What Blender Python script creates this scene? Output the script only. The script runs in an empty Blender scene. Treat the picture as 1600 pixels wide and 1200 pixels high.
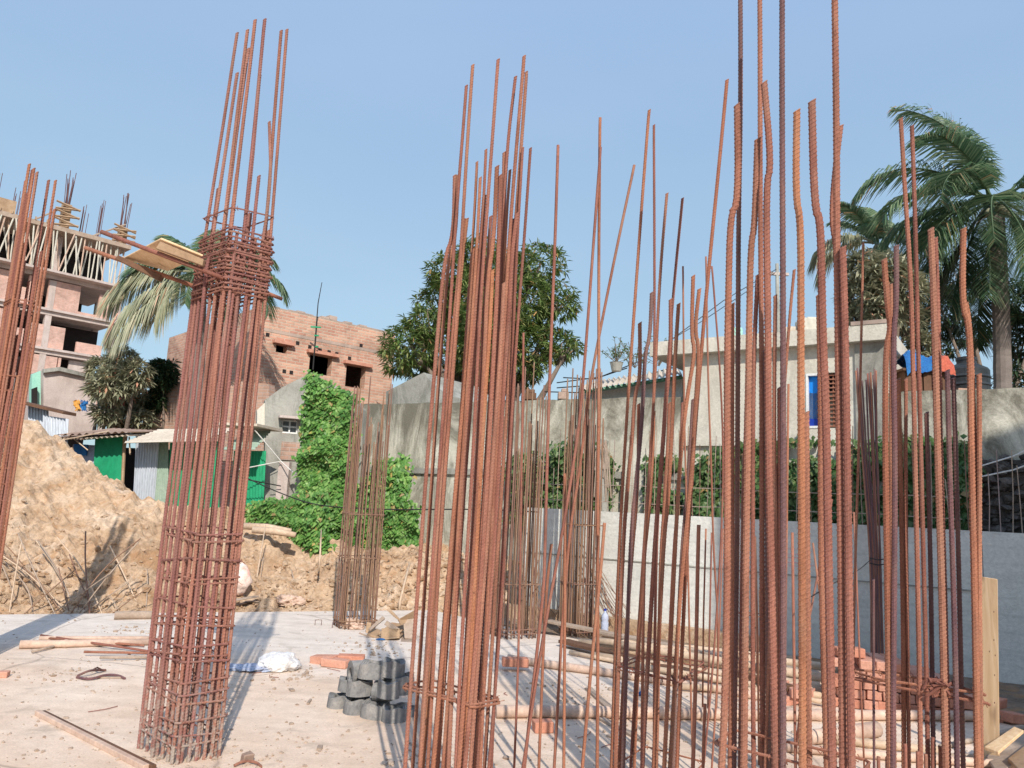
import bpy, bmesh, math, random
from mathutils import Vector, noise
random.seed(7)
R=random.random
U=random.uniform
sc=bpy.context.scene
col=sc.collection
# ---------------------------------------------------------------- camera model
H=1.5; FOC=1200.0
PITCH=math.radians(8.9); ROLL=math.radians(2.9)
fw=Vector((0,math.cos(PITCH),math.sin(PITCH))); u0=Vector((0,-math.sin(PITCH),math.cos(PITCH))); r0=Vector((1,0,0))
RT=r0*math.cos(ROLL)+u0*math.sin(ROLL); UP=u0*math.cos(ROLL)-r0*math.sin(ROLL)
EYE=Vector((0,0,H))
def ray(px,py): return fw+RT*((px-800)/FOC)+UP*((600-py)/FOC)
def P(px,py,D):
    d=ray(px,py); return EYE+d*(D/d.y)
def G(px,py,z=0.0):
    d=ray(px,py); return EYE+d*((z-H)/d.z)
# ---------------------------------------------------------------- materials
def newmat(name):
    m=bpy.data.materials.new(name); m.use_nodes=True
    nt=m.node_tree; b=nt.nodes['Principled BSDF']; return m,nt,b
def N(nt,t,**kw):
    n=nt.nodes.new(t)
    for k,v in kw.items(): setattr(n,k,v)
    return n
def rgba(c): return (c[0],c[1],c[2],1)
def mapping(nt,scale,coord='Object',rnd=True):
    tc=N(nt,'ShaderNodeTexCoord'); mp=N(nt,'ShaderNodeMapping')
    nt.links.new(tc.outputs[coord],mp.inputs['Vector']); mp.inputs['Scale'].default_value=scale
    if rnd:
        oi=N(nt,'ShaderNodeObjectInfo'); ml=N(nt,'ShaderNodeMath',operation='MULTIPLY'); ml.inputs[1].default_value=37.0
        nt.links.new(oi.outputs['Random'],ml.inputs[0]); nt.links.new(ml.outputs[0],mp.inputs['Location'])
    return mp.outputs['Vector']
def noise_n(nt,vec,scale,detail=6,rough=.6,dist=0):
    n=N(nt,'ShaderNodeTexNoise'); n.inputs['Scale'].default_value=scale; n.inputs['Detail'].default_value=detail
    n.inputs['Roughness'].default_value=rough; n.inputs['Distortion'].default_value=dist
    nt.links.new(vec,n.inputs['Vector']); return n.outputs['Fac']
def ramp(nt,fac,stops):
    r=N(nt,'ShaderNodeValToRGB'); el=r.color_ramp.elements
    el[0].position=stops[0][0]; el[0].color=rgba(stops[0][1]); el[1].position=stops[-1][0]; el[1].color=rgba(stops[-1][1])
    for p,c in stops[1:-1]:
        e=el.new(p); e.color=rgba(c)
    nt.links.new(fac,r.inputs['Fac']); return r.outputs['Color']
def mixc(nt,fac,a,b,mode='MIX'):
    m=N(nt,'ShaderNodeMix',data_type='RGBA',blend_type=mode)
    for s,v in ((0,fac),(6,a),(7,b)):
        if hasattr(v,'links'): nt.links.new(v,m.inputs[s])
        elif s==0: m.inputs[0].default_value=v
        else: m.inputs[s].default_value=rgba(v)
    return m.outputs[2]
def bump(nt,b,h,strength=.4,dist=.01):
    bp=N(nt,'ShaderNodeBump'); bp.inputs['Strength'].default_value=strength; bp.inputs['Distance'].default_value=dist
    nt.links.new(h,bp.inputs['Height']); nt.links.new(bp.outputs['Normal'],b.inputs['Normal'])
def mk(name,c1,c2,scale=3,sv=(1,1,1),rough=.85,bs=.3,bd=.01,c3=None,fine=40,spec=.25,island=0,metal=0,rnd=True):
    m,nt,b=newmat(name); v=mapping(nt,sv,rnd=rnd)
    f=noise_n(nt,v,scale,8,.65,.3)
    stops=[(.3,c1),(.7,c2)] if c3 is None else [(.28,c1),(.5,c2),(.72,c3)]
    c=ramp(nt,f,stops)
    f2=noise_n(nt,v,fine,4,.7)
    g=ramp(nt,f2,[(.2,(.72,.72,.72)),(.8,(1.2,1.2,1.2))])
    c=mixc(nt,1.0,c,g,'MULTIPLY')
    if island:
        ge=N(nt,'ShaderNodeNewGeometry')
        k=ramp(nt,ge.outputs['Random Per Island'],[(0,(1-island,)*3),(1,(1+island,)*3)])
        c=mixc(nt,1.0,c,k,'MULTIPLY')
    nt.links.new(c,b.inputs['Base Color']); b.inputs['Roughness'].default_value=rough
    b.inputs['Specular IOR Level'].default_value=spec; b.inputs['Metallic'].default_value=metal
    if bs: bump(nt,b,f2,bs,bd)
    return m
M={}
def rust(name,a,b_,c,cement=False):
    m,nt,b=newmat(name)
    v=mapping(nt,(1,1,.22)); f=noise_n(nt,v,9,6,.7,.4)
    cc=ramp(nt,f,[(.25,a),(.5,b_),(.75,c)])
    oi=N(nt,'ShaderNodeObjectInfo')
    k=ramp(nt,oi.outputs['Random'],[(0,(.80,.76,.86)),(.3,(.94,.90,1.0)),(.6,(1.0,1.0,1.0)),(.8,(1.08,1.04,.95)),(1,(1.02,1.10,1.14))])
    cc=mixc(nt,1.0,cc,k,'MULTIPLY')
    v2=mapping(nt,(1,1,1)); f2=noise_n(nt,v2,160,3,.7)
    cc=mixc(nt,1.0,cc,ramp(nt,f2,[(.25,(.6,.6,.6)),(.75,(1.3,1.25,1.2))]),'MULTIPLY')
    v4=mapping(nt,(1,1,.5)); f4=noise_n(nt,v4,3.2,5,.65); cc=mixc(nt,ramp(nt,f4,[(.52,(0,0,0)),(.70,(.30,.30,.30))]),cc,(.36,.25,.18)); f5=noise_n(nt,v2,38,4,.75); cc=mixc(nt,ramp(nt,f5,[(.60,(0,0,0)),(.70,(.6,.6,.6))]),cc,(.09,.04,.035))
    if cement:
        tc=N(nt,'ShaderNodeTexCoord'); sp=N(nt,'ShaderNodeSeparateXYZ'); nt.links.new(tc.outputs['Object'],sp.inputs[0])
        mr=N(nt,'ShaderNodeMapRange'); mr.inputs['From Min'].default_value=.05; mr.inputs['From Max'].default_value=.50
        mr.inputs['To Min'].default_value=1.0; mr.inputs['To Max'].default_value=0; nt.links.new(sp.outputs['Z'],mr.inputs['Value'])
        v3=mapping(nt,(1,1,1)); f3=noise_n(nt,v3,22,4,.7)
        ml=N(nt,'ShaderNodeMath',operation='MULTIPLY'); nt.links.new(mr.outputs[0],ml.inputs[0])
        rr=ramp(nt,f3,[(.44,(0,0,0)),(.56,(1,1,1))]); nt.links.new(rr,ml.inputs[1])
        cc=mixc(nt,ml.outputs[0],cc,(.36,.30,.255))
    nt.links.new(cc,b.inputs['Base Color']); b.inputs['Roughness'].default_value=.88; b.inputs['Specular IOR Level'].default_value=.15
    bump(nt,b,f2,.25,.002); return m
M['rust']=rust('rusty_steel',(.18,.082,.058),(.32,.143,.098),(.43,.205,.135))
M['rustc']=rust('rusty_steel_with_cement',(.18,.088,.072),(.31,.148,.118),(.41,.205,.165),True)
M['rustfar']=rust('pale_rusty_steel',(.19,.115,.08),(.27,.165,.115),(.34,.22,.15))
M['rustor']=rust('orange_rusty_steel',(.22,.095,.058),(.36,.155,.09),(.46,.22,.125))
M['startbar']=rust('pale_thin_steel',(.30,.22,.17),(.42,.34,.28),(.52,.45,.39))
M['steel']=rust('dark_steel',(.09,.055,.058),(.17,.10,.10),(.28,.15,.125))
def concrete_mat():
    m,nt,b=newmat('slab_concrete'); v=mapping(nt,(1,1,1),rnd=False)
    f=noise_n(nt,v,.55,7,.6,.6); c=ramp(nt,f,[(.30,(.60,.44,.325)),(.48,(.76,.585,.45)),(.66,(.82,.665,.535))])
    # pale washed patch toward the far edge and damp brown stains
    tc=N(nt,'ShaderNodeTexCoord'); sp=N(nt,'ShaderNodeSeparateXYZ'); nt.links.new(tc.outputs['Object'],sp.inputs[0])
    ad=N(nt,'ShaderNodeMath',operation='ADD'); mlt=N(nt,'ShaderNodeMath',operation='MULTIPLY'); mlt.inputs[1].default_value=2.2
    f1=noise_n(nt,v,.8,4,.5); nt.links.new(f1,mlt.inputs[0]); nt.links.new(mlt.outputs[0],ad.inputs[0]); nt.links.new(sp.outputs['Y'],ad.inputs[1])
    mr=N(nt,'ShaderNodeMapRange'); mr.inputs['From Min'].default_value=7.6; mr.inputs['From Max'].default_value=8.9
    nt.links.new(ad.outputs[0],mr.inputs['Value'])
    mm=N(nt,'ShaderNodeMath',operation='MULTIPLY'); mm.inputs[1].default_value=.75; nt.links.new(mr.outputs[0],mm.inputs[0])
    c=mixc(nt,mm.outputs[0],c,(.77,.70,.63))
    vc=N(nt,'ShaderNodeTexVoronoi',feature='DISTANCE_TO_EDGE'); vc.inputs['Scale'].default_value=.42; dm=N(nt,'ShaderNodeMix',data_type='RGBA'); dm.inputs[0].default_value=.12; nt.links.new(v,dm.inputs[6])
    nz=N(nt,'ShaderNodeTexNoise'); nz.inputs['Scale'].default_value=3.0; nz.inputs['Detail'].default_value=6; nt.links.new(v,nz.inputs['Vector']); nt.links.new(nz.outputs['Color'],dm.inputs[7]); nt.links.new(dm.outputs[2],vc.inputs['Vector'])
    c=mixc(nt,ramp(nt,vc.outputs['Distance'],[(0,(.55,.55,.55)),(.006,(0,0,0))]),c,(.25,.19,.15))
    fs=N(nt,'ShaderNodeTexNoise'); vs_=mapping(nt,(.35,3.5,1),rnd=False); fs.inputs['Scale'].default_value=2.2; fs.inputs['Detail'].default_value=7; nt.links.new(vs_,fs.inputs['Vector']); c=mixc(nt,1.0,c,ramp(nt,fs.outputs['Fac'],[(.35,(.94,.93,.92)),(.6,(1.03,1.03,1.03))]),'MULTIPLY')
    f3=noise_n(nt,v,1.7,6,.7,1.0); st=ramp(nt,f3,[(.55,(0,0,0)),(.72,(.55,.55,.55))])
    c=mixc(nt,st,c,(.33,.27,.21))
    f4=noise_n(nt,v,60,5,.75); c=mixc(nt,1.0,c,ramp(nt,f4,[(.25,(.82,.82,.82)),(.75,(1.12,1.12,1.12))]),'MULTIPLY')
    f5=noise_n(nt,v,7,5,.7); c=mixc(nt,1.0,c,ramp(nt,f5,[(.3,(.88,.87,.86)),(.7,(1.08,1.08,1.08))]),'MULTIPLY')
    nt.links.new(c,b.inputs['Base Color']); b.inputs['Roughness'].default_value=.9; b.inputs['Specular IOR Level'].default_value=.15
    a2=N(nt,'ShaderNodeMath',operation='ADD'); nt.links.new(f4,a2.inputs[0]); nt.links.new(f5,a2.inputs[1])
    bump(nt,b,a2.outputs[0],.5,.012); return m
M['slab']=concrete_mat()
def dirt_mat(name,a,b_,c):
    m,nt,b=newmat(name); v=mapping(nt,(1,1,1),rnd=False)
    f=noise_n(nt,v,.9,9,.7,.5); cc=ramp(nt,f,[(.3,a),(.5,b_),(.68,c)])
    f2=noise_n(nt,v,14,8,.75,.3); cc=mixc(nt,1.0,cc,ramp(nt,f2,[(.3,(.62,.6,.58)),(.6,(1.15,1.15,1.15))]),'MULTIPLY'); f6=noise_n(nt,v,3.2,6,.7,1.2); cc=mixc(nt,ramp(nt,f6,[(.50,(0,0,0)),(.64,(.6,.6,.6))]),cc,(.50,.28,.14))
    nt.links.new(cc,b.inputs['Base Color']); b.inputs['Roughness'].default_value=.97; b.inputs['Specular IOR Level'].default_value=.08
    bump(nt,b,f2,.9,.06); return m
M['dirt']=dirt_mat('dug_soil',(.38,.24,.145),(.62,.445,.30),(.76,.60,.455))
M['earth']=dirt_mat('packed_earth',(.24,.18,.13),(.34,.26,.20),(.40,.32,.26))
M['clod']=mk('soil_clod',(.42,.27,.15),(.62,.45,.29),5,island=.25,bs=.6,bd=.02)
def wall_mat(name,a,b_,c,stain,sscale=(1,1,.25),amt=.8,topz=None,lines=0,low=0.0):
    m,nt,b=newmat(name); v=mapping(nt,(1,1,1),rnd=False)
    f=noise_n(nt,v,1.3,8,.65,.4); cc=ramp(nt,f,[(.3,a),(.5,b_),(.7,c)])
    vs=mapping(nt,sscale,rnd=False); f2=noise_n(nt,vs,1.9,9,.78,.9)
    if topz:
        tc=N(nt,'ShaderNodeTexCoord'); sp=N(nt,'ShaderNodeSeparateXYZ'); nt.links.new(tc.outputs['Object'],sp.inputs[0])
        mr=N(nt,'ShaderNodeMapRange'); mr.inputs['From Min'].default_value=topz[0]; mr.inputs['From Max'].default_value=topz[1]
        mr.inputs['To Max'].default_value=.19; mr.inputs['To Min'].default_value=.02; nt.links.new(sp.outputs['Z'],mr.inputs['Value'])
        ad=N(nt,'ShaderNodeMath',operation='ADD'); nt.links.new(f2,ad.inputs[0]); nt.links.new(mr.outputs[0],ad.inputs[1]); f2=ad.outputs[0]
    st=ramp(nt,f2,[(.47,(0,0,0)),(.56,(amt*.5,)*3),(.66,(amt,)*3)]); cc=mixc(nt,st,cc,stain)
    f3=noise_n(nt,v,30,6,.75); cc=mixc(nt,1.0,cc,ramp(nt,f3,[(.25,(.8,.8,.8)),(.75,(1.15,1.15,1.15))]),'MULTIPLY')
    if lines:
        w=N(nt,'ShaderNodeTexWave',wave_type='BANDS',bands_direction='Z'); w.inputs['Scale'].default_value=lines; w.inputs['Distortion'].default_value=1.2
        nt.links.new(v,w.inputs['Vector']); cc=mixc(nt,1.0,cc,ramp(nt,w.outputs['Fac'],[(.0,(.93,.93,.93)),(.12,(1,1,1))]),'MULTIPLY')
    nt.links.new(cc,b.inputs['Base Color']); b.inputs['Roughness'].default_value=.92; b.inputs['Specular IOR Level'].default_value=.12
    bump(nt,b,f3,.5,.02); return m
M['newwall']=wall_mat('fresh_concrete',(.62,.61,.56),(.68,.67,.62),(.73,.72,.67),(.46,.46,.43),(.5,.5,2.0),.5,lines=1.9)
M['oldwall']=wall_mat('mouldy_plaster',(.46,.43,.34),(.60,.57,.47),(.70,.67,.57),(.12,.11,.08),(1,1,.35),.85,topz=(2.3,3.5))
M['cream']=wall_mat('cream_plaster',(.55,.51,.43),(.64,.60,.51),(.71,.67,.58),(.33,.31,.26),(1,1,.3),.6)
M['greyplaster']=wall_mat('weathered_plaster',(.26,.25,.22),(.36,.35,.31),(.44,.43,.38),(.10,.10,.08),(1,1,.35),.7)
M['bconc']=wall_mat('building_concrete',(.47,.39,.35),(.55,.46,.42),(.62,.53,.49),(.34,.27,.24),(1,1,.3),.5)
def brick_mat(name,c1,c2,mort,stain=.25,sc_=1.0):
    m,nt,b=newmat(name); uv=N(nt,'ShaderNodeTexCoord'); mp=N(nt,'ShaderNodeMapping'); nt.links.new(uv.outputs['UV'],mp.inputs['Vector'])
    mp.inputs['Scale'].default_value=(sc_,sc_,sc_)
    br=N(nt,'ShaderNodeTexBrick'); br.inputs['Scale'].default_value=1.0; br.inputs['Brick Width'].default_value=.25; br.inputs['Row Height'].default_value=.083
    br.inputs['Mortar Size'].default_value=.012; br.inputs['Mortar Smooth'].default_value=.3; br.inputs['Bias'].default_value=0
    br.inputs['Color1'].default_value=rgba(c1); br.inputs['Color2'].default_value=rgba(c2); br.inputs['Mortar'].default_value=rgba(mort)
    nt.links.new(mp.outputs['Vector'],br.inputs['Vector'])
    v=mapping(nt,(1,1,1),rnd=False); f=noise_n(nt,v,.9,8,.7,.6)
    cc=mixc(nt,1.0,br.outputs['Color'],ramp(nt,f,[(.3,(1-stain*1.6,)*3),(.55,(1,1,1)),(.75,(1.15,1.1,1.05))]),'MULTIPLY')
    f2=noise_n(nt,v,9,5,.7); cc=mixc(nt,ramp(nt,f2,[(.52,(0,0,0)),(.75,(.5,.5,.5))]),cc,mort)
    nt.links.new(cc,b.inputs['Base Color']); b.inputs['Roughness'].default_value=.93; b.inputs['Specular IOR Level'].default_value=.1
    bp=N(nt,'ShaderNodeBump'); bp.inputs['Strength'].default_value=.6; bp.inputs['Distance'].default_value=.02; bp.invert=True
    nt.links.new(br.outputs['Fac'],bp.inputs['Height']); nt.links.new(bp.outputs['Normal'],b.inputs['Normal']); return m
M['brickA']=brick_mat('brickwork_far',(.62,.34,.27),(.72,.43,.35),(.62,.50,.43))
M['brickB']=brick_mat('brickwork_mid',(.52,.26,.19),(.66,.40,.29),(.58,.46,.36),.3)
M['brickC']=brick_mat('brickwork_old',(.44,.27,.20),(.54,.35,.27),(.48,.37,.31),.3)
M['brick']=mk('red_brick',(.42,.17,.11),(.58,.27,.18),6,bs=.6,bd=.006,fine=60,island=.12)
M['brickpale']=mk('dusty_red_brick',(.50,.22,.15),(.66,.36,.26),6,bs=.6,bd=.006,fine=60)
M['bamboo']=mk('dry_bamboo',(.48,.34,.23),(.68,.52,.38),5,(1,1,1),.6,.25,.004,fine=25)
M['bamboop']=mk('pinkish_bamboo',(.50,.34,.26),(.68,.50,.39),5,(1,1,1),.6,.25,.004,fine=25)
M['wood']=mk('raw_plank',(.33,.21,.125),(.52,.37,.24),2,(1,1,1),.8,.4,.004,fine=30)
M['woodgrey']=mk('grey_plank',(.33,.24,.18),(.48,.38,.30),3,(1,1,1),.85,.5,.005,fine=35)
M['wooddark']=mk('dark_wet_plank',(.10,.055,.035),(.19,.10,.06),3,(1,1,1),.8,.5,.005,fine=35)
def plyw():
    m,nt,b=newmat('plywood_sheet'); v=mapping(nt,(6,6,.5)); f=noise_n(nt,v,3,6,.6,1.5)
    c=ramp(nt,f,[(.3,(.60,.38,.20)),(.55,(.72,.50,.29)),(.75,(.80,.60,.38))])
    v2=mapping(nt,(3,3,1)); f2=noise_n(nt,v2,3.5,2,.5); c=mixc(nt,ramp(nt,f2,[(.64,(0,0,0)),(.74,(.7,.7,.7))]),c,(.30,.17,.09))
    nt.links.new(c,b.inputs['Base Color']); b.inputs['Roughness'].default_value=.75; return m
M['ply']=plyw()
M['rubber']=mk('dusty_black_rubber',(.13,.13,.135),(.24,.235,.23),9,bs=.9,bd=.008,fine=45,rough=.85,c3=(.38,.35,.32))
M['pinksack']=mk('pale_pink_sack',(.74,.52,.45),(.82,.68,.60),5,bs=.6,bd=.01,c3=(.80,.30,.24))
M['sack']=mk('white_woven_sack',(.62,.60,.60),(.80,.78,.76),8,bs=.7,bd=.01,rough=.7)
M['bluesack']=mk('blue_grey_sheet',(.36,.40,.52),(.50,.54,.66),6,bs=.5,rough=.6)
M['tin']=mk('galvanised_tin',(.42,.45,.50),(.56,.60,.66),1.6,(1,1,.3),.45,.1,.004,fine=20,metal=.35,spec=.5)
M['tincream']=mk('faded_tin',(.50,.42,.33),(.66,.58,.48),2,(1,1,1),.65,.1,.004,fine=20)
M['tinrust']=mk('rusted_tin',(.24,.15,.11),(.42,.31,.25),3,(1,1,1),.8,.4,.01,fine=20)
M['green']=mk('green_painted_tin',(.01,.25,.11),(.03,.36,.18),1.5,(1,1,.5),bs=.15,rough=.5,fine=14)
M['paleg']=mk('pale_green_tin',(.26,.36,.28),(.36,.44,.36),2,bs=.2,rough=.6,fine=18)
M['mint']=mk('mint_paint',(.30,.62,.50),(.42,.72,.60),2,bs=.2)
M['soot']=mk('sooty_rubble',(.045,.04,.036),(.11,.095,.085),5,bs=.8,bd=.02,island=.4,c3=(.20,.17,.15))
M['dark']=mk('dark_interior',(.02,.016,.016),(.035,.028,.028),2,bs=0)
M['black']=mk('black_plastic',(.02,.025,.028),(.05,.055,.06),4,bs=.2,rough=.5)
M['blue']=mk('bright_blue_panel',(.01,.20,.68),(.015,.25,.78),1,bs=0,rough=.4)
M['blued']=mk('deep_blue_panel',(.01,.03,.28),(.015,.05,.35),1,bs=0,rough=.4)
M['tarpblue']=mk('blue_tarpaulin',(.015,.10,.36),(.04,.24,.55),6,bs=.8,bd=.03,rough=.45)
M['tarpred']=mk('red_tarpaulin',(.50,.09,.06),(.66,.18,.10),6,bs=.8,bd=.03,rough=.5)
M['white']=mk('white_paint',(.72,.72,.70),(.80,.80,.78),3,bs=.1,rough=.6)
M['greenpaint']=mk('green_trim',(.08,.22,.14),(.12,.30,.20),3,bs=.1)
M['orange']=mk('orange_cloth',(.62,.30,.07),(.70,.38,.10),3,bs=.3)
M['red']=mk('red_cloth',(.42,.04,.06),(.55,.07,.10),3,bs=.3)
M['wire']=mk('cable',(.02,.02,.02),(.04,.04,.04),3,bs=0)
M['rope']=mk('pale_rope',(.62,.60,.55),(.75,.72,.68),8,bs=.2)
M['pink']=mk('faded_pink_paint',(.72,.30,.33),(.80,.42,.44),12,bs=.2)
M['glass']=mk('dusty_glass',(.16,.18,.19),(.22,.24,.25),3,bs=0,rough=.15,spec=.6)
def leafm(name,a,b_,c,trans=.25,rough=.45):
    m,nt,b=newmat(name); ge=N(nt,'ShaderNodeNewGeometry'); v=mapping(nt,(1,1,1),rnd=False); f=noise_n(nt,v,1.6,3,.5)
    cc=ramp(nt,ge.outputs['Random Per Island'],[(0,a),(.5,b_),(.955,c),(.965,(c[0]*1.9,c[1]*.95,c[2]*1.0)),(1,(.30,.22,.11))])
    cc=mixc(nt,1.0,cc,ramp(nt,f,[(.3,(.72,.75,.7)),(.7,(1.25,1.22,1.15))]),'MULTIPLY')
    nt.links.new(cc,b.inputs['Base Color']); b.inputs['Roughness'].default_value=rough; b.inputs['Specular IOR Level'].default_value=.35
    out=nt.nodes['Material Output']; tr=N(nt,'ShaderNodeBsdfTranslucent'); nt.links.new(cc,tr.inputs['Color'])
    mx=N(nt,'ShaderNodeMixShader'); mx.inputs[0].default_value=trans
    nt.links.new(b.outputs[0],mx.inputs[1]); nt.links.new(tr.outputs[0],mx.inputs[2]); nt.links.new(mx.outputs[0],out.inputs['Surface']); return m
M['mango']=leafm('mango_leaf',(.08,.15,.04),(.18,.26,.08),(.38,.43,.19),.4)
M['dusty']=leafm('dusty_leaf',(.20,.21,.14),(.33,.33,.23),(.46,.44,.32))
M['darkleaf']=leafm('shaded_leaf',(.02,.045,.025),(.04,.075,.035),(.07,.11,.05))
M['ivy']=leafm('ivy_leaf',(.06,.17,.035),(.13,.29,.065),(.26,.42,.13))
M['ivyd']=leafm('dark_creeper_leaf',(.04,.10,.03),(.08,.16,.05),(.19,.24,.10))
M['palm']=leafm('palm_leaf',(.055,.12,.065),(.12,.20,.11),(.30,.36,.22),.35)
M['palmdry']=leafm('dry_palm_leaf',(.26,.29,.18),(.38,.39,.27),(.50,.46,.33),.3)
M['bark']=mk('tree_bark',(.16,.12,.09),(.28,.22,.18),6,(1,1,.4),.95,.9,.03)
M['palmbark']=mk('palm_bark',(.22,.18,.16),(.33,.28,.25),4,(1,1,3),.95,.9,.03)
# ---------------------------------------------------------------- mesh builder
class MB:
    def __init__(s): s.v=[]; s.f=[]
    def poly(s,*pts):
        i=len(s.v); s.v+= [tuple(p) for p in pts]; s.f.append(tuple(range(i,i+len(pts))))
    def hexa(s,p):
        i=len(s.v); s.v+=[tuple(q) for q in p]
        for a in ((0,3,2,1),(4,5,6,7),(0,1,5,4),(1,2,6,5),(2,3,7,6),(3,0,4,7)): s.f.append(tuple(i+k for k in a))
    def box(s,c,sx,sy,sz,ax=None):
        c=Vector(c)
        if ax is None: ax=(Vector((1,0,0)),Vector((0,1,0)),Vector((0,0,1)))
        X,Y,Z=ax[0]*sx/2,ax[1]*sy/2,ax[2]*sz/2
        s.hexa([c-X-Y-Z,c+X-Y-Z,c+X+Y-Z,c-X+Y-Z,c-X-Y+Z,c+X-Y+Z,c+X+Y+Z,c-X+Y+Z])
    def ring(s,c,t,r,n,ref=None,tilt=0,ph=0):
        t=t.normalized(); a=(ref or Vector((1,.3,0))); a=(a-t*a.dot(t))
        if a.length<1e-4: a=Vector((0,1,.2))-t*Vector((0,1,.2)).dot(t)
        a.normalize(); b=t.cross(a); i=len(s.v)
        for k in range(n):
            an=2*math.pi*k/n+ph
            s.v.append(tuple(c+a*(r*math.cos(an))+b*(r*math.sin(an))+t*(tilt*math.cos(an))))
        return i
    def bridge(s,i,j,n):
        for k in range(n): s.f.append((i+k,i+(k+1)%n,j+(k+1)%n,j+k))
    def tube(s,pts,r,n=6,cap=True):
        pts=[Vector(p) for p in pts]; m=len(pts); rs=r if isinstance(r,(list,tuple)) else [r]*m
        if len(rs)!=m:
            q=len(rs)-1; rs=[rs[min(q,int(k*q/(m-1)))]*(1-(k*q/(m-1))%1)+rs[min(q,int(k*q/(m-1))+1)]*((k*q/(m-1))%1) for k in range(m)]
        prev=None
        for k in range(m):
            t=(pts[min(k+1,m-1)]-pts[max(k-1,0)])
            ref=Vector((1,.3,0)) if abs(t.normalized().z)>.5 else Vector((0,0,1))
            i=s.ring(pts[k],t,rs[k],n,ref)
            if prev is not None: s.bridge(prev,i,n)
            elif cap: s.f.append(tuple(reversed(range(i,i+n))))
            prev=i
        if cap: s.f.append(tuple(range(prev,prev+n)))
    def lathe(s,c,prof,n=20,axis=Vector((0,0,1)),cap=True):
        prev=None
        for r,z in prof:
            i=s.ring(Vector(c)+axis*z,axis,r,n)
            if prev is not None: s.bridge(prev,i,n)
            elif cap: s.f.append(tuple(reversed(range(i,i+n))))
            prev=i
        if cap: s.f.append(tuple(range(prev,prev+n)))
def resample(pts,step):
    out=[pts[0]]; 
    for a,b in zip(pts,pts[1:]):
        L=(b-a).length; n=max(1,int(L/step))
        for k in range(1,n+1): out.append(a.lerp(b,k/n))
    return out
def chaikin(pts,it=2):
    for _ in range(it):
        q=[pts[0]]
        for a,b in zip(pts,pts[1:]): q+= [a.lerp(b,.25),a.lerp(b,.75)]
        q.append(pts[-1]); pts=q
    return pts
def meshobj(name,mb,mat,root=None,smooth=False,uv=False,parent=None,bevel=0,split=None):
    me=bpy.data.meshes.new(name)
    if root is not None: off=root.location.copy()
    else:
        xs=[v[0] for v in mb.v]; ys=[v[1] for v in mb.v]; zs=[v[2] for v in mb.v]
        off=Vector(((min(xs)+max(xs))/2,(min(ys)+max(ys))/2,min(zs)))
    me.from_pydata([(v[0]-off.x,v[1]-off.y,v[2]-off.z) for v in mb.v],[],mb.f); me.update()
    if bevel:
        bm=bmesh.new(); bm.from_mesh(me); bmesh.ops.bevel(bm,geom=bm.edges[:],offset=bevel,segments=1,affect='EDGES'); bm.to_mesh(me); bm.free()
    if uv:
        ul=me.uv_layers.new(name='UVMap')
        for p in me.polygons:
            n=p.normal
            if abs(n.z)>.7: t=Vector((1,0,0)); w=Vector((0,1,0))
            else:
                t=Vector((0,0,1)).cross(n).normalized(); w=Vector((0,0,1))
            for li in p.loop_indices:
                co=me.vertices[me.loops[li].vertex_index].co+off
                ul.data[li].uv=(co.dot(t),co.dot(w))
    if smooth:
        for p in me.polygons: p.use_smooth=True
    o=bpy.data.objects.new(name,me); col.objects.link(o); me.materials.append(M[mat] if isinstance(mat,str) else mat)
    if root is not None: o.parent=parent or root
    else: o.location=off
    return o
def tag(o,label=None,cat=None,group=None,kind=None):
    if label: o['label']=label
    if cat: o['category']=cat
    if group: o['group']=group
    if kind: o['kind']=kind
    return o
def thing(name,label,cat,loc,group=None,kind=None):
    o=bpy.data.objects.new(name,None); col.objects.link(o); o.location=loc; o.empty_display_size=.1
    return tag(o,label,cat,group,kind)
def struct(name,mb,mat,smooth=False,uv=False):
    # setting pieces keep their origin at the world origin
    r=bpy.data.objects.new('tmp',None); o=meshobj(name,mb,mat,root=r,smooth=smooth,uv=uv); o.parent=None
    bpy.data.objects.remove(r); o['kind']='structure'; return o
# ---------------------------------------------------------------- rebar
def rebar_mesh(mb,pts,r,pitch,n=8,rough=.0012,seed=0,tilt=.7):
    pts=chaikin([Vector(p) for p in pts],2)
    # low-frequency waviness
    pts=resample(pts,.25)
    q=[]
    for i,p in enumerate(pts):
        k=.35 if i in(0,len(pts)-1) else 1
        q.append(p+Vector((noise.noise(Vector((seed,p.z*.9,0))),noise.noise(Vector((seed+9,p.z*.9,3))),0))*.006*k)
    pts=q
    if pitch<=0:
        mb.tube(pts,r,n); return
    # even samples along the length
    cum=[0]
    for a,b in zip(pts,pts[1:]): cum.append(cum[-1]+(b-a).length)
    L=cum[-1]; prof=[(0.0,.955),(.40,.955),(.53,1.085),(.68,1.085),(.82,.955)]
    prev=None; j=0; s=0; kk=0
    nr=int(L/pitch)
    for c in range(nr):
        for fr,rr in prof:
            s=(c+fr)*pitch
            while j<len(cum)-2 and cum[j+1]<s: j+=1
            t=(pts[j+1]-pts[j]); u=(s-cum[j])/max(1e-6,cum[j+1]-cum[j]); p=pts[j].lerp(pts[j+1],u)
            i=mb.ring(p,t,r*rr,n,None,tilt*r,seed*2.4)
            if prev is not None: mb.bridge(prev,i,n)
            else: mb.f.append(tuple(reversed(range(i,i+n))))
            prev=i
    mb.f.append(tuple(range(prev,prev+n)))
# ================================================================ the ground
K1=Vector((-14,5.15,0)); K2=Vector((-.95,11.0,0)); K3=Vector((.42,9.5,0)); K4=Vector((3.0,8.5,0)); K5=Vector((3.55,6.5,0)); K6=Vector((7.5,5.2,0)); K7=Vector((8,-9,0)); K8=Vector((-14,-9,0))
mb=MB(); pl=[K1,K2,K3,K4,K5,K6,K7,K8]
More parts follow.
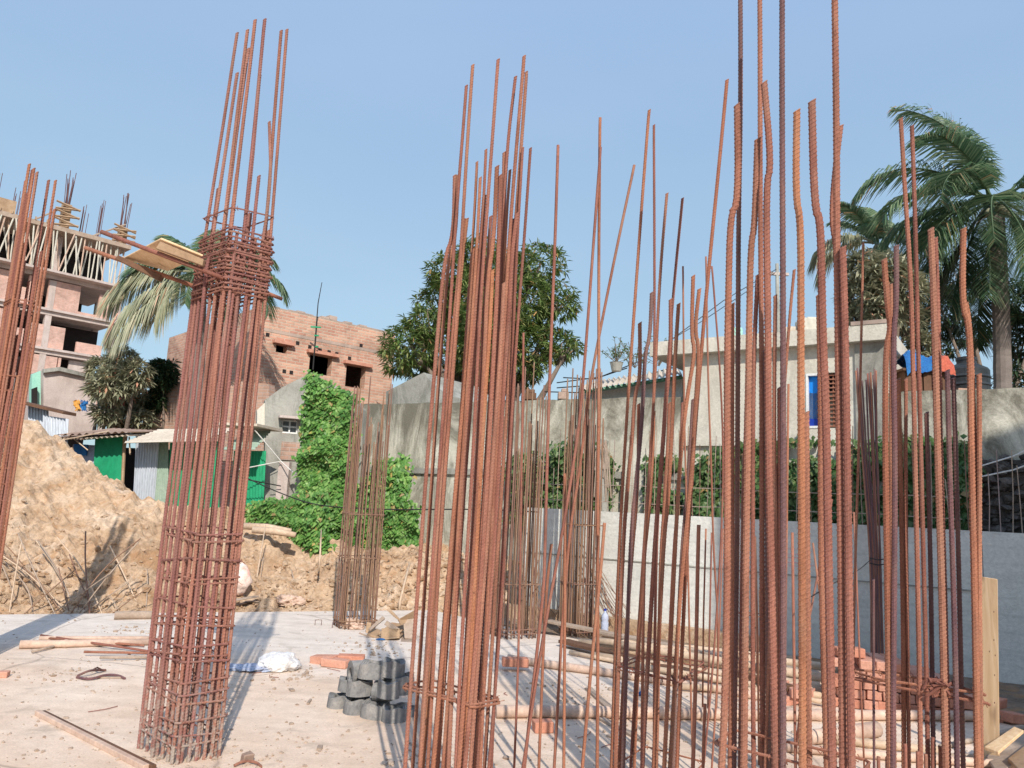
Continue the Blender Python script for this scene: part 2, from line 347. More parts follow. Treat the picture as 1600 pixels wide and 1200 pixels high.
# slab top subdivided as a fan plus vertical rim
top=[p for p in pl]; mb.poly(*reversed(top))
for a,b in zip(pl,pl[1:]+pl[:1]): mb.poly(a,b,b+Vector((0,0,-.35)),a+Vector((0,0,-.35)))
struct('concrete_slab',mb,'slab')
mb=MB(); g=900; mb.poly((-g,-g,-.30),(g,-g,-.30),(g,g,-.30),(-g,g,-.30)); struct('ground',mb,'earth')
# packed earth strip between slab and new wall (slightly below slab)
mb=MB(); nx=70; ny=40
WA=P(815,962,10.75); WB=P(1600,1060,7.8); WA.z=0; WB.z=0
wd=(WB-WA).normalized(); wn=Vector((-wd.y,wd.x,0))     # wn points away from camera
if wn.y<0: wn=-wn
gx0,gx1,gy0,gy1=.0,11.0,4.0,11.5
for j in range(ny+1):
    for i in range(nx+1):
        x=gx0+(gx1-gx0)*i/nx; y=gy0+(gy1-gy0)*j/ny
        d=(Vector((x,y,0))-WA).dot(wn)
        z=-.03+.05*max(0,1-abs(d)/.5)+.035*noise.fractal(Vector((x*1.6,y*1.6,3)),1,2,4)
        mb.v.append((x,y,z))
for j in range(ny):
    for i in range(nx):
        a=j*(nx+1)+i; mb.f.append((a,a+1,a+nx+2,a+nx+1))
struct('earth_strip',mb,'earth',smooth=True)
# dug soil heap + bank behind the slab
crest=[(-260,600,12.6),(-60,655,12.6),(40,664,12.6),(75,675,12.6),(100,700,12.6),(150,735,12.6),(200,772,12.6),(245,792,12.6),(330,812,12.4),(380,822,12.3),(440,833,12.2),(500,858,12.2),(560,872,12.2),(640,872,12.2),(760,885,12.3),(900,900,12.3)]
cr=[]
for px,py,D in crest:
    p=P(px,py,D); cr.append((p.x,p.z,p.y))
def crest_z(x):
    if x<=cr[0][0]: return cr[0][1]
    for a,b in zip(cr,cr[1:]):
        if x<=b[0]:
            t=(x-a[0])/(b[0]-a[0]); return a[1]+(b[1]-a[1])*t
    return cr[-1][1]
def edge_y(x):
    return K1.y+(K2.y-K1.y)*(x-K1.x)/(K2.x-K1.x)
def soil(x,y):
    e=edge_y(min(x,-.9))+.12; cy=12.4+.25*math.sin(x*1.3); cz=crest_z(x)
    e=min(e,cy-1.0)
    if y<e: return -.28
    if y<cy:
        t=(y-e)/(cy-e); s=t**.75*(1-.12*math.sin(t*math.pi*1.0)); z=-.22+(cz+.22)*s
    else:
        t=min(1,(y-cy)/2.5); z=cz+( .75-cz)*t*t*(3-2*t)
    q=Vector((x*.55,y*.55,1)); env=min(1,max(0,(y-e)/.5))
    am=.5 if y<cy-.3 else .25
    z+=env*am*(.42*noise.fractal(q,.9,2.1,4)+.24*noise.ridged_multi_fractal(q*2.6,.9,2.1,4,1,2)-.20)
    z+=env*(.13*noise.fractal(Vector((x*3.4,y*3.4,5)),.6,2.2,5)+.05*noise.hetero_terrain(Vector((x*9,y*9,2)),.5,2.1,3,.3))
    return z
mb=MB(); x0,x1,y0,y1=-16.0,.35,5.6,19.0; dx=.055
def gx(i,n): return x0+(x1-x0)*i/n
nx=300; ys=[]
y=y0
while y<y1: ys.append(y); y+= .05 if y<13.2 else .3
for y in ys:
    for i in range(nx+1):
        x=gx(i,nx); mb.v.append((x,y,soil(x,y)))
for j in range(len(ys)-1):
    for i in range(nx):
        a=j*(nx+1)+i; mb.f.append((a,a+1,a+nx+2,a+nx+1))
struct('soil_bank',mb,'dirt')
# clods and crumbs
def lump(mb,c,r,seed):
    bm=bmesh.new(); bmesh.ops.create_icosphere(bm,subdivisions=1,radius=1)
    i=len(mb.v); sx,sy,sz=U(.7,1.3),U(.7,1.3),U(.5,.9)
    for v in bm.verts:
        k=1+.8*noise.noise(v.co*1.7+Vector((seed,0,0))); mb.v.append((c[0]+v.co.x*r*sx*k,c[1]+v.co.y*r*sy*k,c[2]+v.co.z*r*sz*k))
    for f in bm.faces: mb.f.append(tuple(i+v.index for v in f.verts))
    bm.free()
mb=MB()
for k in range(3800):
    x=U(-9,0.1); y=edge_y(min(x,-.9))+.15+ (abs(random.gauss(0,1))*1.1)
    if y>13.0: continue
    r=min(.085,.008+abs(random.gauss(0,.018))); lump(mb,(x,y,soil(x,y)+r*.2),r,k*1.7)
tag(meshobj('soil_clods',mb,'dirt'),'loose clods of dug soil strewn over the heap','soil clods',kind='stuff')
mb=MB()
for k in range(1500):
    px=U(-60,1640); py=940+260*R()**.8; p=G(px,py)
    if p.y>edge_y(min(p.x,-.95))-.1 or p.x>3.4: continue
    r=.003+abs(random.gauss(0,.005)); lump(mb,(p.x,p.y,r*.3),r,k*1.3)
for c in [(200,985),(250,1030),(560,1012),(600,1020),(690,1190),(650,1180),(470,1060),(100,1055),(280,1190),(330,1195),(900,1100),(930,1080)]:
    p=G(*c)
    for k in range(40):
        r=.003+abs(random.gauss(0,.008)); lump(mb,(p.x+random.gauss(0,.16),p.y+random.gauss(0,.16),r*.3),r,k)
tag(meshobj('concrete_crumbs',mb,'woodgrey'),'small crumbs of mortar and grit scattered on the slab','grit',kind='stuff')

# ================================================================ new concrete wall with starter bars
def plane(A,B):
    A=Vector((A.x,A.y,0)); B=Vector((B.x,B.y,0)); t=(B-A).normalized(); n=Vector((-t.y,t.x,0))
    if n.y<0: n=-n
    return A,t,n
def hit(pl,px,py):
    A,t,n=pl; d=ray(px,py); k=(A-EYE).dot(n)/d.dot(n); p=EYE+d*k
    return (p-A).dot(t),p.z
def wp(pl,u,w,z): A,t,n=pl; return A+t*u+n*w+Vector((0,0,z))   # w>0 is away from camera
def wbox(mb,pl,u0_,u1_,z0,z1,w0,w1):
    mb.hexa([wp(pl,u0_,w0,z0),wp(pl,u1_,w0,z0),wp(pl,u1_,w1,z0),wp(pl,u0_,w1,z0),wp(pl,u0_,w0,z1),wp(pl,u1_,w0,z1),wp(pl,u1_,w1,z1),wp(pl,u0_,w1,z1)])
NW=plane(WA,WB)
uj,_=hit(NW,1537,900); uend=uj+5
nwr=thing('concrete_wall','newly cast grey concrete retaining wall with thin starter bars standing along its top','wall',WA)
mb=MB(); ntop=1.47
wbox(mb,NW,0,uj-.004,-.3,ntop,0,.22); meshobj('wall_panel',mb,'newwall',nwr)
mb=MB(); wbox(mb,NW,uj,uend,-.3,ntop-.0,-.05,.22); meshobj('wall_panel',mb,'newwall',nwr)
# horizontal pour ledge and shutter lines
mb=MB(); 
for (a,b,c,d) in ((0.02,uj-.02,.86,.875),): wbox(mb,NW,a,b,c,d,-.012,-.0005)
meshobj('pour_joint',mb,'greyplaster',nwr)
mb=MB(); wbox(mb,NW,-.3,3.2,-.1,.16,-.18,-.002); meshobj('footing',mb,'dirt',nwr)
# graffiti smear in faded pink
mb=MB()
for (px,py,w,h) in ((1247,858,34,2),(1242,866,30,1.6),(1246,872,34,1.8),(1240,879,26,3),(1248,885,32,2),(1263,862,14,1.4),(1262,874,12,1.3),(1218,868,10,1.8),(1222,880,9,1.6),(1215,862,5,10),(1270,884,8,1.3)):
    u1,z1=hit(NW,px-w/2,py-h/2); u2,z2=hit(NW,px+w/2,py+h/2)
    s=.01; n=8
    for k in range(n):
        a=u1+(u2-u1)*k/n; b=u1+(u2-u1)*(k+1)/n; j=U(-.004,.004); 
        mb.poly(wp(NW,a,-.003,z2+j),wp(NW,b,-.003,z2+j),wp(NW,b,-.003,z1+j),wp(NW,a,-.003,z1+j))
meshobj('pink_marks',mb,'pink',nwr)
L_=uend
nb=0; u=.0
while u<L_ and nb<96:
    mb=MB(); h=U(.75,1.15) if R()<.8 else U(.45,.8)
    if u>uj: h*=.8
    ln=U(-.03,.03); a=wp(NW,u,.10+U(-.04,.05),ntop-.02); b=a+Vector((ln,U(-.03,.03),h)); m_=a.lerp(b,.5)+Vector((U(-.01,.01),0,0))
    mb.tube([a,m_,b],.0050,5); o=meshobj('starter_bar',mb,random.choice(('startbar','startbar','rustfar')),nwr); nb+=1; u+=U(.065,.105)
for z,pu in ((ntop+.34,0),(ntop+.12,0)):
    mb=MB(); pts=[wp(NW,.0+k*.4,.05,z+U(-.012,.012)) for k in range(int(uj/.4)+1)]; mb.tube(pts,.005,5); meshobj('distribution_bar',mb,'startbar',nwr)
# thin bars leaning on the new wall from the footing
def leaning(px0,py0,px1,py1,D0,D1,rad,mat='rustfar',label='',grp='',cat='steel bar',name='loose_rebar'):
    a=P(px0,py0,D0); b=P(px1,py1,D1); mb=MB(); m_=a.lerp(b,.5)+Vector((U(-.02,.02),0,U(-.03,.01))); mb.tube(chaikin([a,m_,b],2),rad,5)
    return tag(meshobj(name,mb,mat),label,cat,grp)
for k in range(22):
    x=U(822,905); s=random.choice((-1,1,.3,-.4)); leaning(x,U(962,976),x+s*U(5,45),U(850,905),10.15,10.6,.0045,label='thin rusty bar leaning on the wall near the far bundle',grp='thin bars leaning left of the far bundle')
for k in range(18):
    x=U(925,962)+k*2.2; leaning(x,U(955,970),x-U(18,60),U(845,920),9.7,10.1,.0045,label='thin rusty bar slanting left at the wall foot',grp='thin bars slanting on the wall foot')

# ================================================================ cages (columns of vertical bars)
def rect(Nc,Lc,Rc):
    B=Lc+Rc-Nc; return [Nc,Rc,B,Lc]
def plan_hit(rc,px,py,front=True):
    d=ray(px,py); d=Vector((d.x,d.y)); best=[]
    for a,b in zip(rc,rc[1:]+rc[:1]):
        e=Vector((b.x-a.x,b.y-a.y)); den=d.x*e.y-d.y*e.x
        if abs(den)<1e-9: continue
        t=(a.x*e.y-a.y*e.x)/den; s=(a.x*d.y-a.y*d.x)/den
        if -.001<=s<=1.001 and t>0: best.append(t*d.y)
    if not best:
        c=min(rc,key=lambda q: abs(q.x/q.y-d.x/d.y)); return c.y
    return min(best) if front else max(best)
cnt=[0]
def rod(root,pts,D,r=.0105,pitch=.016,mat='rust',n=8,ground=0.0,name='vertical_bar'):
    """pts: measured course of the bar from top to bottom at depth D (a bar stands in the vertical plane at that depth)"""
    Q=[P(x,y,D) for x,y in pts]
    a,b=Q[-2],Q[-1]
    if ground is not None and b.z>ground and abs(b.z-a.z)>1e-3:
        t=(ground-b.z)/(b.z-a.z); dxx=(b-a)*t
        lim=.10
        if abs(dxx.x)>lim: dxx.x=math.copysign(lim,dxx.x)
        Q.append(b+dxx)
    mb=MB(); cnt[0]+=1
    rebar_mesh(mb,list(reversed(Q)),r,pitch,n,seed=cnt[0]*1.37)
    return meshobj(name,mb,mat,root,smooth=(pitch<=0))
def stirrup(root,rc,z,r=.0045,mat='rust',grow=.012,tilt=.0,j=.008,n=5,name='stirrup'):
    c=sum(rc,Vector())/4; pts=[]
    ks=[Vector((U(-j,j),U(-j,j),U(-j,j)+tilt*(1 if i in(0,1) else -1))) for i in range(4)]
    cor=[]
    for i,p in enumerate(rc):
        d=(p-c).normalized(); q=p+d*grow; cor.append(Vector((q.x,q.y,z))+ks[i])
    for i in range(4):
        a=cor[i]; pr=cor[i-1]; nx_=cor[(i+1)%4]
        pts+= [a+(pr-a).normalized()*.02,a+(nx_-a).normalized()*.02]
    pts.append(pts[0]+Vector((0,0,.006)))
    # hook end turned into the cage
    pts.append(pts[-1]+(c-Vector((pts[-1].x,pts[-1].y,c.z))).normalized()*.07+Vector((0,0,.006)))
    mb=MB(); mb.tube(pts,r,n)
    for i in range(4):
        a=cor[i]; b=cor[(i+1)%4]
        for k in range(int((b-a).length/.06)):
            if R()<.55: continue
            q=a.lerp(b,(k+U(.2,.8))/max(1,int((b-a).length/.06))); d=(q-c); d.z=0; d.normalize()
            mb.tube([q+Vector((U(-.008,.008),0,.014)),q+d*(r+.003),q+Vector((U(-.008,.008),0,-.014))-d*.004,q-d*.02],.0022,4)
            if R()<.5: mb.tube([q+d*(r+.002),q+d*U(.012,.03)+Vector((U(-.015,.015),0,U(-.02,.012)))],.0018,3)
    return meshobj(name,mb,mat,root)
def ties(root,rc,z,pts3,mat='rust'):
    pass
# ---- left column with closed stirrups
Nc=Vector((-1.755,4.497,0))
NcD=Nc.y
dl=Vector((-.52,.854,0)); dr=Vector((.90,.44,0))
rc=rect(Nc,Nc+Vector((-.275,.225,0)),Nc+Vector((.20,.15,0)))
LC=thing('rebar_column','tall rusty rebar column with dense stirrup block and cement-splashed foot, holding up the plank platform','rebar column',sum(rc,Vector())/4)
tops=[(361,27,1),(377,57,0),(388,19,1),(396,22,0),(407,70,1),(411,182,1),(428,16,0),(441,24,1),(404,115,0)]
shorts=[(325,295,1),(329,300,0),(366,276,1),(371,282,0),(420,322,1),(347,330,0),(340,345,1)]
def vfoot(rc,px,py,front):
    D=plan_hit(rc,px,py,front); return P(px,py,D)
def proj(p):
    d=p-EYE; z=d.dot(fw); return 800+FOC*d.dot(RT)/z,600-FOC*d.dot(UP)/z
# bar seats around the perimeter: x,y in plan
def perim(rc,t):
    t=t%4; i=int(t); a=rc[i]; b=rc[(i+1)%4]; return a.lerp(b,t-i)
import itertools
seats=[0.0,.17,.33,.5,.67,.83,1.0,1.3,1.6,2.0,2.25,2.5,2.75,3.0,3.17,3.33,3.5,3.67,3.84]
tallz={0:4.50,2:4.55,4:3.85,6:4.52,5:4.5,9:4.3,11:4.45,13:4.52,15:4.2,17:4.48}
for i,s in enumerate(seats):
    p=perim(rc,s)
    for dbl in ((0,1) if i in (0,3,6,9,13,16,11) else (0,)):
        q=p+Vector((U(-.004,.004)+dbl*.024*math.cos(s*3),dbl*.024*math.sin(s*3),0))
        zt=tallz[i] if (i in tallz and dbl==0) else (U(3.25,3.5) if i%3==0 and dbl==0 else U(2.85,3.15))
        pts=[q,q+Vector((U(-.006,.006),U(-.006,.006),1.4)),q+Vector((U(-.012,.012),U(-.01,.01),2.8))]
        base=pts[-1]; ce=sum(rc,Vector())/4; kk=.22 if zt>3.6 else 0; pts.append(Vector((base.x+(ce.x-base.x)*kk+U(-.01,.02),base.y+(ce.y-base.y)*kk,zt)))
        if i in(4,9): pts.insert(3,Vector((base.x+.03,base.y,3.4)))
        mb=MB(); rebar_mesh(mb,pts,U(.0098,.0112),.018,7,seed=i*3.3+dbl); meshobj('vertical_bar',mb,'rustc',LC)
z=.03; zs=[]
def z_at(py,rcx): # height of a picture row on the near corner
    d=ray(300,py); return H+d.z*(rcx.y/d.y)
rows=[1166,1130,1098,1070,1040,1013,983,950,915,880,845]
for i,py in enumerate(rows):
    zz=H+ray(300+(1200-py)*.1,py).z*(Nc.y/ray(300,py).y)
    stirrup(LC,rc,zz,.0056,'rustc' ,tilt=U(-.012,.012),j=.012,grow=.018); stirrup(LC,rc,zz+U(.02,.05),.005,'rustc',tilt=U(-.02,.02),j=.016,grow=.014) if i%2==0 else None
    # extra inner cross link on most rows
    if i%3!=2:
        a=perim(rc,.5); b=perim(rc,2.5); mb=MB(); mb.tube([Vector((a.x,a.y,zz+.015)),Vector((b.x,b.y,zz+U(-.01,.02)))],.004,5); meshobj('cross_link',mb,'rustc',LC)
for i in range(17):
    zz=2.68+i*.0245; stirrup(LC,rc,zz,.0060,'rustc',tilt=U(-.008,.008),j=.010,grow=.020+U(0,.012))
    for s1,s2 in ((.5,2.5),(1.5,3.5)):
        if (i+int(s1))%2: 
            a=perim(rc,s1+U(-.2,.2)); b=perim(rc,s2+U(-.2,.2)); mb=MB(); mb.tube([Vector((a.x,a.y,zz+.012)),Vector((b.x,b.y,zz+U(-.02,.03)))],.0045,5); meshobj('cross_link',mb,'rustc',LC)
stirrup(LC,rc,3.21,.005,'rustc',tilt=.0,j=.005)
# ---- far-left column
Nc2=Vector((-4.43,6.6,0))
rc2=rect(Nc2,Nc2+Vector((-.16,.15,0)),Nc2+Vector((.14,.11,0)))
LF=thing('rebar_column','rusty rebar column cut by the left edge, its lower half wrapped in close stirrups','rebar column',sum(rc2,Vector())/4)
for i,s in enumerate([0.0,.25,.75,1,1.5,2,2.5,3.0,3.2,3.4,3.6,3.8,.5,2.2]):
    p=perim(rc2,s); 
    for dbl in (0,1):
        q=p+Vector((dbl*.026,dbl*.01,0)); tz=[4.3,3.0,3.4,4.25,3.3,4.3,3.5,4.25,4.4,4.1,3.2,4.3,3.1,3.3][i]-(dbl*U(0,.3) if i in(0,3,8,10) else dbl*.7)
        mb=MB(); rebar_mesh(mb,[q,q+Vector((0,0,2)),Vector((q.x+.01,q.y,tz))],.0125,0.03,6,seed=i+dbl*.5); meshobj('vertical_bar',mb,'rust',LF)
zz=.1
while zz<2.52: stirrup(LF,rc2,zz,.0055,'rust',tilt=U(-.01,.01),j=.01); zz+=.135
stirrup(LF,rc2,3.04,.006,'rust')
stirrup(LF,rc2,3.07,.006,'rust')
# ---- middle column (open bars with one stirrup)
def corner(px,py,z):
    p=G(px,py,z); p.z=0; return p
zst=.63
cN=corner(735,1100,zst); cL=corner(634,1070,zst); cR=corner(777,1092,zst)
rc3=rect(cN,cL,cR)
MC=thing('rebar_column','open rusty rebar column in the middle foreground, thick ribbed bars held by one low stirrup','rebar column',sum(rc3,Vector())/4)
mid=[([(711,269),(708,368),(694,402),(682,532),(655,900),(634,1200)],1,.0118,'rust'),
([(716,268),(712,372),(700,405),(690,540),(664,900),(645,1200)],0,.011,'rust'),
([(729,130),(712,348),(700,532),(674,900),(656,1200)],1,.0095,'rust'),
([(739,99),(725,324),(712,532),(684,900),(667,1200)],1,.010,'rust'),
([(730,338),(718,444),(711,540),(684,900),(664,1150)],0,.0118,'rustor'),
([(726,340),(716,444),(706,540),(678,900),(660,1150)],1,.0115,'rust'),
([(745,252),(740,356),(727,540),(704,900),(683,1200)],0,.009,'rust'),
([(750,272),(744,380),(735,540),(712,900),(691,1200)],1,.009,'rust'),
([(759,229),(752,380),(742,540),(716,900),(697,1200)],0,.009,'rust'),
([(757,303),(748,432),(738,540),(712,900),(700,1200)],1,.0122,'rust'),
([(752,430),(744,480),(734,560),(706,900),(684,1200)],0,.0115,'rustor'),
([(779,88),(762,308),(748,532),(727,900),(712,1200)],1,.0102,'rust'),
([(767,336),(760,440),(753,540),(735,900),(716,1200)],0,.0105,'rust'),
([(777,258),(773,366),(762,440),(757,560),(740,900),(716,1200)],1,.0125,'rust'),
([(782,270),(779,400),(774,540),(752,900),(726,1200)],1,.0125,'rust'),
([(788,234),(786,330),(780,430),(770,560),(748,900),(722,1200)],0,.0118,'rust'),
([(806,118),(792,236),(786,360),(779,540),(757,900),(735,1200)],0,.0102,'rust'),
([(819,85),(800,316),(790,480),(782,600),(764,900),(750,1200)],1,.0105,'rust'),
([(822,111),(814,236),(803,400),(795,600),(775,900),(757,1200)],0,.0102,'rust'),
([(808,331),(800,392),(796,480),(786,620),(768,900),(748,1200)],1,.0122,'rust'),
([(803,340),(794,420),(788,540),(776,700),(758,900),(740,1200)],0,.0115,'steel'),
([(797,263),(790,352),(784,540),(772,760),(760,960),(742,1200)],0,.009,'rust'),
([(817,230),(806,400),(799,600),(786,860),(768,1200)],0,.0085,'rust'),
([(829,229),(817,392),(807,532),(800,660),(786,920),(763,1200)],1,.0085,'rust'),
([(741,382),(735,470),(730,560),(702,900),(676,1200)],1,.0122,'rust'),
([(770,420),(766,520),(760,600),(742,900),(726,1200)],1,.0112,'rustor'),
([(734,446),(728,560),(715,750),(700,900),(676,1200)],0,.0112,'rust'),
([(787,440),(781,560),(766,800),(748,1010),(734,1200)],1,.0115,'rust')]
for pts,fr,r,m in mid:
    D=plan_hit(rc3,pts[-2][0],pts[-2][1],bool(fr)); rod(MC,pts,D+(-.012 if fr else .012)+U(-.02,.02),r*.86,.0155,m)
stirrup(MC,rc3,zst,.0052,'rust',grow=.02,j=.004); stirrup(MC,rc3,zst-.02,.0050,'rust',grow=.016,j=.012)
stirrup(MC,rc3,.12,.0052,'rust',grow=.02)
# ---- second column of mixed bars right of it
c2N=corner(1060,1066,zst); c2L=corner(966,1046,zst); c2R=corner(1100,1044,zst)
rc4=rect(c2N,c2L,c2R)
SC=thing('rebar_column','open rebar column of mixed thin and kinked bars standing between the middle and the right columns','rebar column',sum(rc4,Vector())/4)
sec=[([(1015,169),(996,396),(982,616),(967,857),(955,1200)],0,.0095,'rust'),
([(1022,192),(1023,612),(1017,700),(1005,860),(985,1200)],0,.0085,'rust'),
([(1043,297),(1032,420),(1022,612),(1015,720),(1005,860),(1004,1200)],1,.009,'rust'),
([(1067,305),(1052,460),(1040,616),(1035,700),(1024,860),(1022,1200)],0,.0095,'rust'),
([(1000,503),(1000,592),(992,612),(987,685),(982,735),(972,857),(962,1200)],1,.0118,'rust'),
([(1018,454),(1015,528),(1007,552),(1004,640),(999,710),(984,860),(974,1200)],1,.0118,'steel'),
([(1048,462),(1048,560),(1041,612),(1034,720),(1022,860),(1004,1200)],1,.0122,'rust'),
([(1060,469),(1054,555),(1052,616),(1045,775),(1036,857),(1022,1200)],1,.0112,'rust'),
([(1067,416),(1069,616),(1072,760),(1078,1000),(1082,1200)],0,.006,'rust'),
([(1083,425),(1080,524),(1086,548),(1074,616),(1064,700),(1055,857),(1038,1200)],1,.0112,'rust'),
([(1094,447),(1086,515),(1093,545),(1088,616),(1078,760),(1064,900),(1046,1200)],1,.0112,'rust'),
([(1136,123),(1108,412),(1096,548),(1087,660),(1078,790),(1073,860),(1058,1200)],1,.0108,'rustor'),
([(1103,401),(1107,616),(1111,720),(1115,860),(1124,1000),(1112,1200)],0,.006,'rust'),
([(1112,416),(1128,612),(1131,760),(1118,1000),(1099,1200)],0,.006,'rust'),
([(998,628),(997,760),(984,900),(967,1200)],0,.0105,'rust'),
([(1046,625),(1040,760),(1030,900),(1026,1200)],0,.010,'rust'),
([(1083,622),(1074,760),(1062,900),(1052,1200)],0,.011,'steel'),
([(1067,625),(1062,760),(1050,900),(1037,1200)],0,.0105,'rust'),
([(1022,640),(1018,760),(1003,900),(990,1200)],0,.0105,'rust')]
for pts,fr,r,m in sec:
    D=plan_hit(rc4,pts[-2][0],pts[-2][1],bool(fr)); rod(SC,pts,D+(-.012 if fr else .012)+U(-.02,.02),r,.0175 if r>.007 else 0,m,7)
stirrup(SC,rc4,zst,.0045,'rust',grow=.02,j=.004); stirrup(SC,rc4,.12,.005,'rust',grow=.02); stirrup(SC,rc4,zst+.012,.0045,'rust',grow=.02,j=.02)
# ---- slender bars between the two
thin=[([(872,227),(859,560),(852,855),(850,930),(820,1200)],3.9,.0085),
([(938,184),(936,400),(936,612),(934,855),(933,1200)],4.0,.0085),
([(938,230),(910,612),(900,700),(875,855),(848,1000),(818,1200)],4.05,.008),
([(991,258),(940,504),(920,612),(908,720),(885,860),(866,1200)],4.1,.008),
([(945,817),(938,900),(925,1030),(910,1200)],3.8,.0085),
([(882,740),(882,840),(881,1200)],4.0,.008),
([(818,520),(815,840),(803,1200)],4.2,.0065),
([(862,850),(852,940),(842,1200)],4.2,.008),
([(1092,820),(1088,1000),(1082,1200)],3.5,.0088),
([(1102,1100),(1100,1150),(1099,1200)],3.6,.007)]
p=P(880,1100,4.0); p.z=0
TC=thing('rebar_column','sparse group of thin bars with crossing tips standing clear of any stirrup','rebar column',p)
for pts,D,r in thin: rod(TC,pts,D+U(-.1,.1),r,0,'rust',7)
# ---- near right column: thick ribbed kinked bars
e1=corner(1124,1162,zst); e2=corner(1331,1214,zst); e3=corner(1352,1190,zst)
rc5=rect(e2,e1,e3)
NR=thing('rebar_column','nearest rebar column with the thickest ribbed bars, four of them running out of the top of the picture','rebar column',sum(rc5,Vector())/4)
near=[([(1150,159),(1152,316),(1140,336),(1138,460),(1136,616),(1136,857),(1132,1105),(1127,1200)],1,.0140,'rust'),
([(1156,-60),(1158,167),(1155,333),(1154,496),(1152,700),(1152,857),(1147,1200)],0,.0108,'steel'),
([(1186,-60),(1189,292),(1190,496),(1190,857),(1192,1200)],0,.0112,'rust'),
([(1184,215),(1180,354),(1174,379),(1171,496),(1166,857),(1163,1200)],1,.0132,'rust'),
([(1193,122),(1205,258),(1197,290),(1200,496),(1200,640),(1204,857),(1212,1200)],1,.0138,'rust'),
([(1222,-60),(1224,496),(1225,857),(1224,1200)],1,.0115,'steel'),
([(1245,169),(1243,308),(1251,346),(1251,496),(1251,685),(1251,857),(1254,1200)],1,.0138,'rustor'),
([(1260,640),(1261,857),(1264,1200)],0,.0120,'rust'),
([(1269,155),(1274,325),(1284,346),(1285,496),(1290,650),(1292,857),(1301,1200)],1,.0148,'rust'),
([(1279,453),(1283,640),(1283,857),(1291,1200)],0,.0118,'rust'),
([(1304,-60),(1307,188),(1307,375),(1309,496),(1313,857),(1318,1200)],1,.0128,'rust'),
([(1315,191),(1303,292),(1301,350),(1308,385),(1312,520),(1318,857),(1322,1200)],0,.0120,'rust'),
([(1317,379),(1320,496),(1325,857),(1331,1200)],1,.0132,'rust'),
([(1241,415),(1233,496),(1218,700),(1206,900),(1196,1200)],0,.0065,'rust'),
([(1184,425),(1178,560),(1176,857),(1178,1200)],0,.0095,'rust'),
([(1211,460),(1210,640),(1212,857),(1214,1200)],0,.0085,'rust'),
([(1168,475),(1166,640),(1160,857),(1156,1200)],0,.0095,'rust'),
([(1145,470),(1145,640),(1144,857),(1140,1200)],0,.0095,'rust'),
([(1196,540),(1198,640),(1200,857),(1202,1200)],0,.0125,'steel'),
([(1218,598),(1218,857),(1218,1200)],0,.0090,'rust')]
for pts,fr,r,m in near:
    D=plan_hit(rc5,pts[-2][0],pts[-2][1],bool(fr)); rod(NR,pts,D+(-.014 if fr else .03)+U(-.01,.01),r,.0185,m,9)
stirrup(NR,rc5,zst,.0056,'rust',grow=.022,j=.004); stirrup(NR,rc5,.1,.0056,'rust',grow=.022)
mb=MB(); mb.tube([P(1122,1160,e1.y),P(1140,1166,e1.y+.02),P(1168,1176,e1.y+.1)],.004,5); meshobj('tie_wire',mb,'rust',NR)
# ---- right column
f1=corner(1372,1063,.72); f2=corner(1537,1086,.72); f3=corner(1500,1067,.72)
f1=P(1380,1063,3.55); f1.z=0; f2=P(1538,1086,3.35); f2.z=0; f3=f2+Vector((-.08,.22,0))
rc6=rect(f2,f1,f3)
zr=P(1538,1086,3.35).z
RC=thing('rebar_column','right-hand rebar column of reddish and purple ribbed bars beside the upright plywood board','rebar column',sum(rc6,Vector())/4)
right=[([(1407,181),(1413,295),(1424,447),(1428,616),(1434,897),(1439,1200)],1,.0105,'rust'),
([(1425,192),(1431,382),(1437,616),(1445,897),(1450,1200)],0,.0100,'rust'),
([(1454,353),(1459,468),(1464,616),(1470,897),(1476,1200)],1,.0140,'rust'),
([(1461,368),(1464,468),(1468,616),(1475,897),(1481,1200)],0,.0120,'rust'),
([(1505,353),(1503,477),(1515,507),(1517,616),(1521,820),(1527,1200)],1,.0132,'rust'),
([(1509,470),(1515,500),(1521,616),(1526,820),(1532,1200)],0,.0105,'rust'),
([(1530,583),(1529,897),(1534,1200)],1,.0105,'rust'),
([(1381,400),(1387,485),(1392,512),(1384,545),(1384,667),(1387,897),(1390,1200)],1,.0132,'rustor'),
([(1402,379),(1402,477),(1396,525),(1397,700),(1397,897),(1396,1200)],1,.0120,'steel'),
([(1404,589),(1410,897),(1412,1200)],0,.0105,'rust'),
([(1415,588),(1418,897),(1420,1200)],0,.0085,'rust'),
([(1480,573),(1490,897),(1494,1200)],1,.0110,'steel'),
([(1489,585),(1498,897),(1505,1200)],0,.0098,'steel'),
([(1392,440),(1393,560),(1391,700),(1393,897),(1396,1200)],0,.011,'rust'),
([(1349,377),(1344,616),(1335,897),(1332,1200)],0,.006,'rust'),
([(1448,640),(1454,897),(1458,1200)],0,.0100,'steel'),
([(1365,900),(1366,1200)],0,.006,'steel')]
for pts,fr,r,m in right:
    D=plan_hit(rc6,pts[-2][0],pts[-2][1],bool(fr)); rod(RC,pts,D+(-.012 if fr else .012)+U(-.01,.01),r,.0165,m,8)
stirrup(RC,rc6,zr,.0055,'rust',grow=.02,j=.004); stirrup(RC,rc6,zr-.025,.0055,'rust',grow=.02,j=.02); stirrup(RC,rc6,.15,.0055,'rust',grow=.02)
for (x,y) in ((1357,1192),(1373,1182),(1386,1183),(1414,1162),(1434,1174),(1458,1152),(1468,1166),(1446,1178),(1478,1176)):
    rod(RC,[(x,y),(x+1,1260)],3.45+U(-.15,.15),.0075,0,'rust',6,name='starter_stub')
mb=MB()
